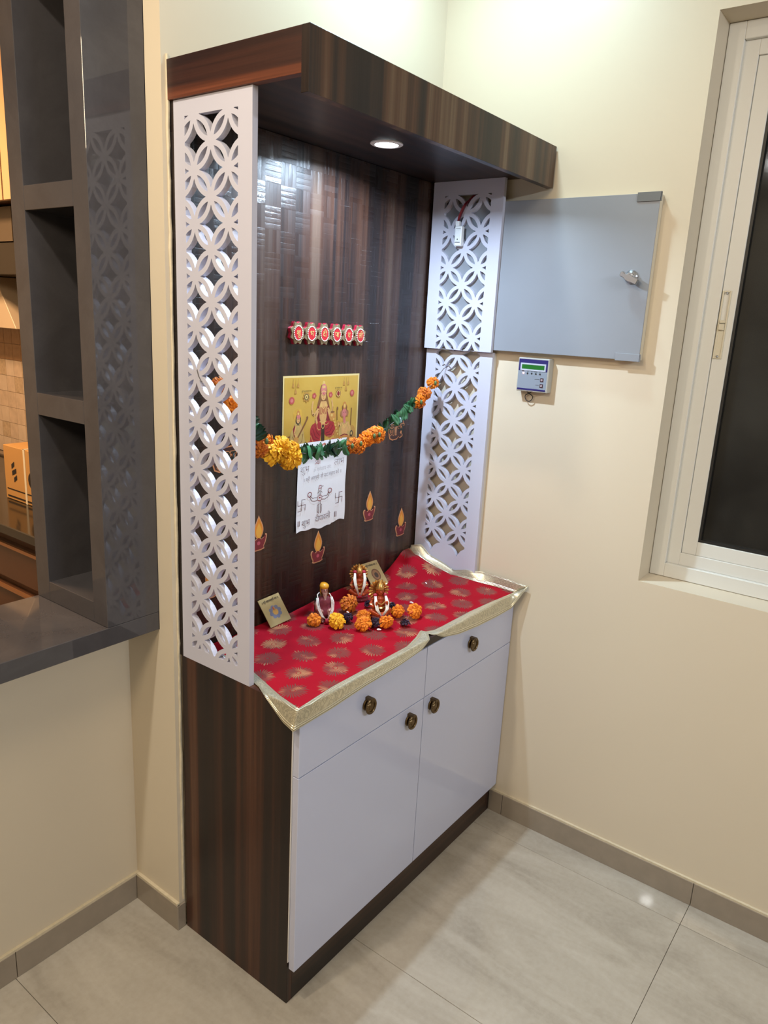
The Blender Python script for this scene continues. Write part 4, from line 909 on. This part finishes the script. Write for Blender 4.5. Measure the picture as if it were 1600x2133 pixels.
rib = t.math('SINE', t.math('MULTIPLY', s_v, 70.0))
hgt = t.n('Mix', {0: mid, 2: t.math('MULTIPLY', rib, 0.4), 3: t.math('LESS_THAN', vor, 0.16)}, data_type='FLOAT').outputs[0]
t.bump(hgt, 0.9, 0.0016)
colr = t.mix(t.math('MULTIPLY', mid, t.math('LESS_THAN', vor, 0.10)), (0.62, 0.57, 0.42), (0.46, 0.42, 0.31))
M_lace = t.p(col=colr, metal=0.6, rough=0.33)

cl = thing('red_brocade_cloth', 'red brocade cloth with gold flower motifs and gold lace border over the cabinet top', 'cloth', (0.5, 0.18, H))
b = B().grid(cloth_pt, 110, 44)
CO = Vector(cl.location)
obj('cloth', b, M_cloth, cl, smooth=True, uv=lambda c: (c.x+CO.x, c.y+CO.y))
def resample(pl, n):
    pl = [Vector(p) for p in pl]; d = [0]
    for a, b_ in zip(pl[:-1], pl[1:]): d.append(d[-1] + (b_-a).length)
    out = []
    for k in range(n+1):
        t_ = d[-1]*k/n; i = max(j for j in range(len(d)) if d[j] <= t_+1e-12); i = min(i, len(pl)-2)
        f = (t_-d[i])/max(1e-9, d[i+1]-d[i]); out.append(pl[i].lerp(pl[i+1], f))
    return out, d[-1]
def border(inner, outer, n, lift=0.0, bend=None):
    """strip between two polylines with matching parametrisation"""
    me = bpy.data.meshes.new('lace_border'); vs_, fs, uvs = [], [], []
    m = 12; L = 0
    for k in range(n+1):
        if k: L += ((inner[k]+outer[k]) - (inner[k-1]+outer[k-1])).length/2
        for j in range(m+1):
            f = j/m; p = inner[k].lerp(outer[k], f); bulge = 0.0
            if bend is not None and outer[k].z < 0.8085:
                q = bend(inner[k], outer[k]); l1, l2 = (q-inner[k]).length, (outer[k]-q).length; fb = l1/(l1+l2)
                p = inner[k].lerp(q, f/fb) if f < fb else q.lerp(outer[k], (f-fb)/(1-fb))
            elif bend is None: bulge = 0.0035*math.sin(PI*f)*lift
            vs_.append(p + Vector((-0.2*bulge, -bulge, bulge)) - CO); uvs.append((L, f))
    for k in range(n):
        for j in range(m): fs.append((k*(m+1)+j, k*(m+1)+j+1, (k+1)*(m+1)+j+1, (k+1)*(m+1)+j))
    me.from_pydata(vs_, [], fs); l = me.uv_layers.new(name='UVMap')
    for lp in me.loops: l.data[lp.index].uv = uvs[lp.vertex_index]
    me.polygons.foreach_set('use_smooth', [True]*len(me.polygons)); me.materials.append(M_lace)
    o = obj('lace_border', me, None, cl); md = o.modifiers.new('thickness', 'SOLIDIFY'); md.thickness = 0.0008; md.offset = 0
    return o
# front border: inner edge follows the cloth, outer edge hangs over the cabinet front
FO = [(0.0, (-0.022, -0.024, 0.768)), (0.10, (0.095, -0.030, 0.776)), (0.22, (0.22, -0.030, 0.785)), (0.36, (0.36, -0.030, 0.789)), (0.46, (0.462, -0.028, 0.796)), (0.505, (0.508, -0.022, 0.809)), (0.522, (0.528, -0.003, 0.8145)), (0.536, (0.534, -0.010, 0.812)),
      (0.57, (0.572, -0.026, 0.797)), (0.65, (0.65, -0.029, 0.782)), (0.75, (0.755, -0.030, 0.773)), (0.87, (0.875, -0.031, 0.769)), (0.96, (0.968, -0.032, 0.770)), (0.994, (0.9975, -0.068, 0.846))]
inn, out = [], []
NF = 150
for k in range(NF+1):
    x = 0.994*k/NF
    for (a, pa), (b_, pb) in zip(FO[:-1], FO[1:]):
        if a <= x <= b_+1e-9:
            f = (x-a)/(b_-a); out.append(Vector(pa).lerp(Vector(pb), f)); break
    p = cloth_pt(x/0.994, 0.0); inn.append(Vector((x, lerp_t(YF, x), lerp_t(ZF, x)+0.0004)))
border(inn, out, NF, 1.0, lambda a, o: Vector(((a.x+o.x)/2 if o.x < 0.01 else a.x, -0.0226, 0.8130)))
# side border next to the tall lattice
li = [Vector((lerp_t(XL, y), y, 0.813)) for y in [-0.0175 + (0.3675+0.0175)*k/40 for k in range(41)]]
lo_ = [(-0.0175, (-0.022, -0.024, 0.768)), (0.011, (-0.016, 0.011, 0.773)), (0.038, (-0.010, 0.038, 0.782)), (0.083, (-0.006, 0.083, 0.8105)), (0.12, (0.012, 0.12, 0.812)), (0.16, (0.022, 0.162, 0.8125)), (0.205, (0.028, 0.205, 0.8125)), (0.28, (0.030, 0.28, 0.8125)), (0.3675, (0.030, 0.3675, 0.8125))]
lo2 = []
for k in range(41):
    y = -0.0175 + 0.385*k/40
    for (a, pa), (b_, pb) in zip(lo_[:-1], lo_[1:]):
        if a-1e-9 <= y <= b_+1e-9: lo2.append(Vector(pa).lerp(Vector(pb), (y-a)/(b_-a))); break
border(li, lo2, 40, 0.5, lambda a, o: Vector((-0.0030, a.y if a.y > 0 else -0.0226 + (a.y+0.0175)*1.3, 0.8130)))
# border standing against the wall
ro = [(-0.021, (0.9975, -0.068, 0.846)), (0.02, (0.9975, 0.012, 0.852)), (0.09, (0.9965, 0.098, 0.853)), (0.13, (0.980, 0.135, 0.852)), (0.15, (0.978, 0.153, 0.851)), (0.203, (0.9765, 0.197, 0.839)), (0.25, (0.977, 0.245, 0.857)), (0.30, (0.977, 0.298, 0.870)), (0.335, (0.974, 0.331, 0.900)), (0.368, (0.958, 0.364, 0.894))]
ri, ro2 = [], []
for k in range(61):
    y = -0.021 + 0.389*k/60
    ri.append(Vector((lerp_t(XR, y), y, lerp_t(ZR, y)+0.0004)))
    for (a, pa), (b_, pb) in zip(ro[:-1], ro[1:]):
        if a-1e-9 <= y <= b_+1e-9: ro2.append(Vector(pa).lerp(Vector(pb), (y-a)/(b_-a))); break
border(ri, ro2, 60, 0.4)

# ================================================================ THINGS ON THE CLOTH
ZT = 0.8155
def remesh(b, name, vox=0.0022, smooth=4):
    me = mesh_of(b, name); o = bpy.data.objects.new(name, me); C.objects.link(o)
    md = o.modifiers.new('r', 'REMESH'); md.mode = 'VOXEL'; md.voxel_size = vox
    sm = o.modifiers.new('s', 'SMOOTH'); sm.iterations = smooth; sm.factor = 0.5
    dg = bpy.context.evaluated_depsgraph_get(); m2 = bpy.data.meshes.new_from_object(o.evaluated_get(dg))
    bpy.data.objects.remove(o); bpy.data.meshes.remove(me)
    m2.polygons.foreach_set('use_smooth', [True]*len(m2.polygons)); m2.materials.clear(); return m2
M_face = plain('figurine_skin', (0.42, 0.20, 0.17), 0.28, 0.25, var=0.25, vscale=150)
M_robe = plain('maroon_figurine_robe', (0.20, 0.035, 0.055), 0.3, 0.2, var=0.5, vscale=140)
M_turban = plain('ochre_headcloth', (0.62, 0.28, 0.015), 0.35, var=0.2, vscale=90)
M_pearl = plain('white_thread_garland', (0.78, 0.73, 0.66), 0.55)
M_green = plain('dark_green_base', (0.006, 0.045, 0.025), 0.3)
M_tas = plain('red_tassel', (0.34, 0.01, 0.03), 0.5)
M_goldf = plain('bright_gold_figurine', (0.62, 0.34, 0.10), 0.25, 0.75, var=0.4, vscale=160)
M_redf = plain('red_orange_figurine', (0.42, 0.06, 0.015), 0.28, 0.2, var=0.5, vscale=120)
M_eye = M_dark
# seated bearded figure with headcloth; authored facing -y around the origin, then turned
fg = thing('seated_figurine', 'small seated bearded figurine with ochre headcloth and white thread garland', 'figurine', (0.402, 0.268, ZT), rotz=-0.55); fg.scale = (0.76, 0.80, 0.90)
body = B()
body.ball((0, 0.004, 0.045), (0.021, 0.016, 0.030)); body.ball((0, 0.004, 0.066), (0.024, 0.014, 0.012)); body.ball((0, 0.002, 0.082), (0.0075, 0.0075, 0.010))
body.ball((0, 0.0, 0.097), (0.0125, 0.0135, 0.0165), 14, 10); body.ball((0, -0.0135, 0.0955), (0.0026, 0.004, 0.005)); body.ball((0, -0.010, 0.086), (0.0085, 0.0065, 0.010))
for s in (-1, 1):
    body.tube([(s*0.021, 0.004, 0.067), (s*0.030, 0.0, 0.052), (s*0.030, -0.010, 0.040), (s*0.017, -0.021, 0.036)], [0.0085, 0.0075, 0.0065, 0.005], 10)
    body.ball((s*0.015, -0.023, 0.0355), (0.006, 0.0045, 0.004))
    body.tube([(s*0.010, 0.0, 0.024), (s*0.018, -0.018, 0.030), (s*0.016, -0.024, 0.016), (s*0.014, -0.023, 0.004)], [0.014, 0.012, 0.009, 0.007], 10)
    body.ball((s*0.014, -0.029, 0.0045), (0.006, 0.010, 0.0042)); body.ball((s*0.0125, 0.0, 0.096), (0.002, 0.003, 0.005))
obj('body', remesh(body, 'body', 0.0016, 3), M_face, fg, local=True)
robe = B().lathe([(0.0, 0.012), (0.033, 0.012), (0.036, 0.026), (0.030, 0.038), (0.0245, 0.052), (0.0265, 0.066), (0.018, 0.076), (0.010, 0.0775), (0.0, 0.0775)], 24, (0, 0.003, 0), 'z', 1.0, 0.72)
obj('robe', robe, M_robe, fg, local=True, smooth=True)
obj('beard', B().grid(lambda u, v: (0.0100*(u-0.5)*2*(1-0.55*v), -0.0105 - 0.0065*math.sin(PI*u)*(1-0.4*v) - 0.002*v, 0.0935 - 0.021*v), 8, 6), plain('pale_beard', (0.52, 0.36, 0.32), 0.4, 0.1, var=0.2, vscale=300), fg, local=True, smooth=True)
hc = B(); hc.grid(lambda u, v: ((0.0150+0.0035*v)*math.sin((u-0.5)*2*1.95)*(1 - 0.25*abs(v-0.4)), 0.0015 + (0.0155+0.002*v)*math.cos((u-0.5)*2*1.95)*1.0 - 0.012*(1-v)**2*0.3, 0.078 + 0.040*v - 0.010*(abs(u-0.5)*2)**2*v), 18, 8)
hc.ball((0, 0.003, 0.109), (0.0175, 0.0175, 0.011), 18, 8)
obj('headcloth', hc, M_turban, fg, local=True, smooth=True)
obj('seat_block', B().prism([(-0.034, 0.0), (0.034, 0.0), (0.032, 0.014), (-0.032, 0.014)], -0.014, 0.028, 'y').prism([(-0.03, 0.014), (0.03, 0.014), (0.028, 0.06), (0.018, 0.072), (-0.018, 0.072), (-0.028, 0.06)], 0.018, 0.026, 'y'), M_green, fg, local=True)
st = B()
for s in (-1, 1):
    for q in (-0.0022, 0.0012, 0.0040):
        st.tube([(s*(0.026+q), -0.004, 0.074), (s*(0.0275+q*1.4), -0.016, 0.058), (s*(0.024+q*1.2), -0.027, 0.040), (s*(0.014+q), -0.034, 0.022), (s*0.002, -0.036, 0.012)], 0.0013, 6)
    st.tube([(s*0.026, -0.004, 0.074), (s*0.0235, 0.010, 0.080), (s*0.012, 0.022, 0.082)], 0.0022, 6)
obj('thread_garland', st, M_pearl, fg, local=True, smooth=True)
obj('tassel', B().lathe([(0, 0.014), (0.006, 0.014), (0.0085, 0.006), (0.007, 0.0015), (0, 0.001)], 12, (0, -0.037, 0.0)), M_tas, fg, local=True, smooth=True)
ey = B()
for s in (-1, 1): ey.ball((s*0.0045, -0.0125, 0.0995), (0.0016, 0.0008, 0.0011), 6, 4)
obj('eyes', ey, M_eye, fg, local=True, smooth=True)

def idol(label, loc, rz, h, arch):
    """seated crowned figurine, about 0.11 tall, facing -y"""
    k = h/0.11
    f = thing('crowned_figurine', label, 'figurine', loc, rz, 'crowned gold and red figurines on the red cloth')
    sc = lambda b: (setattr(b, 'v', [(v[0]*k, v[1]*k, v[2]*k) for v in b.v]), b)[1]
    bd = B(); bd.ball((0, 0.002, 0.042), (0.017, 0.013, 0.022)); bd.ball((0, 0.002, 0.058), (0.019, 0.011, 0.009)); bd.ball((0, 0, 0.068), (0.006, 0.006, 0.008)); bd.ball((0, -0.001, 0.079), (0.0095, 0.010, 0.0125), 14, 10); bd.ball((0, -0.0112, 0.078), (0.0018, 0.003, 0.0035))
    for s in (-1, 1):
        bd.tube([(s*0.017, 0.002, 0.059), (s*0.025, -0.002, 0.046), (s*0.020, -0.014, 0.040), (s*0.014, -0.020, 0.050)], [0.0062, 0.0055, 0.0048, 0.004], 8); bd.ball((s*0.014, -0.021, 0.054), (0.004, 0.003, 0.0055))
        bd.tube([(s*0.008, 0.0, 0.028), (s*0.025, -0.010, 0.026), (s*0.010, -0.022, 0.022), (-s*0.004, -0.022, 0.021)], [0.011, 0.0095, 0.008, 0.0055], 8); bd.ball((-s*0.008, -0.023, 0.021), (0.006, 0.005, 0.0045)); bd.ball((s*0.0098, 0, 0.078), (0.0018, 0.003, 0.004))
    obj('body', remesh(sc(bd), 'body', 0.0016*k, 3), M_redf, f, local=True)
    obj('pedestal', sc(B().lathe([(0, 0), (0.030, 0), (0.031, 0.004), (0.025, 0.008), (0.031, 0.014), (0.027, 0.019), (0, 0.019)], 20, (0, -0.003, 0), 'z', 1, 0.85)), M_lamp, f, local=True)
    cr = B().lathe([(0.0102, 0.084), (0.0115, 0.087), (0.0095, 0.094), (0.0065, 0.101), (0.0025, 0.107), (0.0, 0.110)], 16, (0, -0.001, 0))
    obj('crown', sc(cr), M_goldf, f, local=True, smooth=True)
    ar = B(); n = 15
    for q in range(n):
        a = PI*(-0.22 + 1.44*q/(n-1)); cx, cz = 0.024*math.cos(a), 0.078 + 0.026*math.sin(a)
        ar.tube([(cx*0.72, 0.012, 0.078+(cz-0.078)*0.72), (cx*1.02, 0.0115, 0.078+(cz-0.078)*1.02), (cx*1.22, 0.010, 0.078+(cz-0.078)*1.22)], [0.0030, 0.0042, 0.0014], 6)
    ar.lathe([(0.0, 0.0), (0.020, 0.0), (0.020, 0.003), (0, 0.003)], 24, (0, 0.016, 0.078), 'y', 1, 1.08)
    obj('halo', sc(ar), M_goldf, f, local=True)
    ro_ = B()
    for s in (-1, 1):
        ro_.ball((s*0.014, -0.004, 0.088 if arch else 0.070), (0.0065, 0.006, 0.0055), 10, 7)
    ro_.ball((0, -0.026, 0.016), (0.008, 0.005, 0.006), 10, 7)
    obj('red_rosettes', sc(ro_), M_tas, f, local=True, smooth=True)
    st = B()
    for s in (-1, 1):
        for q in (-0.0030, -0.0008, 0.0016, 0.0038):
            zt = 0.086 if arch else 0.069
            st.tube([(s*(0.014+q*0.5), -0.008, zt), (s*(0.0155+q), -0.019, zt-0.016), (s*(0.0135+q), -0.026, zt-0.032), (s*(0.003+q*0.3), -0.0285, 0.021)], 0.0013, 6)
    obj('thread_garland', sc(st), M_pearl, f, local=True, smooth=True)
    jw = B()
    for q in range(9):
        a = PI*(1.08 + 0.84*q/8); jw.ball((0.012*math.cos(a), -0.012-0.004*abs(math.sin(a)), 0.062 + 0.014*math.sin(a)), 0.0022, 6, 4)
    jw.lathe([(0.0175, 0.034), (0.0192, 0.036), (0.0175, 0.039)], 18, (0, 0, 0), 'z', 1, 0.85)
    for s in (-1, 1): jw.ball((s*0.024, -0.004, 0.046), (0.0068, 0.0068, 0.0028), 8, 5)
    obj('jewellery', sc(jw), M_goldf, f, local=True)
    ey = B()
    for s in (-1, 1): ey.ball((s*0.0035, -0.0102, 0.0805), (0.0014, 0.0008, 0.0009), 6, 4)
    obj('eyes', sc(ey), M_eye, f, local=True)
idol('rear crowned gold and red figurine next to the leaning ring-print card', (0.596, 0.300, ZT), -0.75, 0.108, True)
idol('front crowned gold and red figurine amid the loose marigolds', (0.513, 0.158, ZT), -0.6, 0.116, False)

# small gold cards leaning on the back panel
def card(label, p00, p10, p01, deco):
    p00, p10, p01 = Vector(p00), Vector(p10), Vector(p01); ux, uz = (p10-p00), (p01-p00); nn = ux.cross(uz).normalized()
    if nn.y > 0: nn = -nn
    t = thing('gold_card', label, 'card', tuple(p00), group='gold cards leaning on the back panel')
    at = lambda u, v, d=0: p00 + ux*u + uz*v + nn*d
    def slab(b, us, d0, d1):
        n = len(us); b.add([at(u, v, d0) for u, v in us] + [at(u, v, d1) for u, v in us], [tuple(range(n)), tuple(range(2*n-1, n-1, -1))] + [(i, (i+1) % n, (i+1) % n+n, i+n) for i in range(n)]); return b
    obj('plate', slab(B(), [(0, 0), (1, 0), (1, 1), (0, 1)], 0, 0.0016), plain('gold_card_foil', (0.50, 0.40, 0.20), 0.35, 0.5, var=0.15, vscale=25) if 'gold_card_foil' not in bpy.data.materials else bpy.data.materials['gold_card_foil'], t)
    el = lambda u, v, ru, rv, n=20: [(u+ru*math.cos(2*PI*i/n), v+rv*math.sin(2*PI*i/n)) for i in range(n)]
    if deco == 'flower':
        b = B()
        for q in range(8): b = slab(b, el(0.5+0.20*math.cos(q*PI/4+0.2), 0.44+0.17*math.sin(q*PI/4+0.2), 0.085, 0.075, 10), 0.0017, 0.0018)
        obj('petal_print', b, plain('blue_grey_print', (0.16, 0.18, 0.27), 0.4), t)
        obj('figure_print', slab(slab(B(), el(0.5, 0.44, 0.12, 0.11), 0.0019, 0.0020), el(0.49, 0.56, 0.05, 0.07), 0.0019, 0.0020), plain('orange_print', (0.52, 0.30, 0.08), 0.4), t)
        obj('red_print', slab(B(), el(0.47, 0.57, 0.025, 0.07), 0.0021, 0.0022), plain('red_print', (0.42, 0.07, 0.05), 0.4), t)
    else:
        obj('ring_print', slab(B(), el(0.55, 0.46, 0.25, 0.24), 0.0017, 0.0018), plain('brown_print', (0.16, 0.07, 0.035), 0.4), t)
        obj('ring_light', slab(B(), el(0.55, 0.46, 0.20, 0.19), 0.0019, 0.0020), plain('tan_print', (0.30, 0.16, 0.08), 0.4), t)
        obj('ring_centre', slab(B(), el(0.55, 0.44, 0.11, 0.11), 0.0021, 0.0022), plain('dark_print', (0.07, 0.045, 0.035), 0.4), t)
    # caption band of small printed words
    me = text_mesh('॥ श्री महालक्ष्मी नमः ॥' if deco == 'flower' else '॥ श्री गणेशाय नमः ॥', 0.0095, 0.0001)
    U, V = ux.normalized(), uz.normalized(); c0 = at(0.5, 0.86, 0.0024) - p00
    sx = ux.length*0.78/max(0.001, max(v.co.x for v in me.vertices)-min(v.co.x for v in me.vertices))
    for v in me.vertices: v.co = c0 + U*v.co.x*sx + V*v.co.y
    obj('caption', me, M_dark, t)
card('gold card with a blue flower print leaning beside the tall lattice screen', (0.259, 0.332, ZT-0.001), (0.337, 0.332, ZT-0.001+0.004), (0.243, 0.3685, 0.886), 'flower')
card('gold card with a dark ring print leaning behind the crowned figurines', (0.697, 0.322, ZT), (0.772, 0.318, ZT), (0.680, 0.3625, 0.888), 'ring')

# loose marigold heads
def rest(o, x, y, z=ZT+0.0005):
    M3 = o.rotation_euler.to_matrix() @ Matrix.Diagonal(o.scale)
    o.location = (x, y, z - min((M3 @ v.co).z for v in o.data.vertices))
loose = [(0.347, 0.252, 0.020, M_or, 'small orange marigold head in front of the bearded figurine'), (0.381, 0.199, 0.026, M_ye, 'single bright yellow marigold head on the red cloth'),
         (0.494, 0.246, 0.028, M_rt, 'rust orange marigold head between the bearded and crowned figurines'), (0.416, 0.136, 0.025, M_or, 'orange marigold head nearest to the cabinet edge'),
         (0.458, 0.166, 0.023, M_or, 'orange marigold head tucked against its larger twin before the front figurine'), (0.473, 0.098, 0.022, M_or, 'small orange marigold head lying on its side before the front figurine'),
         (0.556, 0.121, 0.021, M_or, 'orange marigold head beside the front figurine, next to the largest head'), (0.590, 0.083, 0.027, M_or, 'largest orange marigold head with a dark dried flower under it')]
for k, (x, y, r, m_, ll) in enumerate(loose):
    o = obj('marigold_flower', flower_mesh(k, m_), None); o.scale = (r*random.uniform(0.92, 1.12), r*random.uniform(0.88, 1.05), r*random.uniform(0.72, 0.95))
    o.rotation_euler = Euler((random.uniform(0.5, 0.9), random.uniform(-0.5, 0.1), random.uniform(-0.8, 0.2))); rest(o, x, y)
    tag(o, ll, 'flower', 'loose marigold heads on the red cloth')
for k, (x, y, r, ll) in enumerate(((0.594, 0.170, 0.015, 'dark dried flower behind the orange heads, with a white petal on it'), (0.522, 0.073, 0.016, 'dark dried flower in front of the largest orange head'),
                                   (0.432, 0.208, 0.017, 'dark dried flower behind the yellow marigold head'), (0.455, 0.128, 0.017, 'dark dried flower at the foot of the front crowned figurine'), (0.560, 0.235, 0.014, 'dark dried flower between the two crowned figurines'))):
    o = obj('dried_flower', flower_mesh(k, M_dp), None); o.scale = (r, r, r*0.9); o.rotation_euler = (random.uniform(-0.5, 0.5), random.uniform(-0.5, 0.5), random.uniform(0, 6)); rest(o, x, y); tag(o, ll, 'flower', 'dark dried flowers on the red cloth')
# white petals
pm = B(); pm.ball((0, 0, 0.0022), (0.0042, 0.0026, 0.0022), 10, 7); pm.ball((0.0042, 0.0016, 0.0020), (0.0034, 0.0024, 0.0020), 10, 7); pm.ball((0.0008, 0.0004, 0.0036), (0.0030, 0.0018, 0.0012), 8, 6)
pmesh = mesh_of(pm, 'white_petal', smooth=True); pmesh.materials.append(plain('white_petal_skin', (0.80, 0.74, 0.74), 0.5))
wp = [(0.854, 0.226, 'toward the wall border'), (0.931, 0.167, 'closest to the wall'), (0.676, 0.160, 'behind the largest orange marigold'), (0.622, 0.098, 'off the side of the largest orange marigold'), (0.461, 0.228, 'upon the dried flower by the yellow marigold'), (0.500, 0.208, 'between rust marigold and front figurine'),
      (0.561, 0.172, 'at the shoulder of the front figurine'), (0.505, 0.120, 'under the front figurine'), (0.447, 0.108, 'nearest to the lace border'), (0.426, 0.248, 'at the feet of the bearded figurine'), (0.604, 0.180, 'lying on the dried flower behind the orange heads')]
for k, (x, y, ll) in enumerate(wp):
    o = obj('white_petal', pmesh, None); o.location = (x, y, ZT + (0.013 if k in (4, 10) else 0.0005)); o.rotation_euler = (random.uniform(-0.2, 0.2), random.uniform(-0.2, 0.2), random.uniform(0, 6)); s = random.uniform(0.8, 1.2); o.scale = (s, s, s)
    tag(o, 'tiny white petal on the red cloth, ' + ll, 'petal', 'white petals on the red cloth')
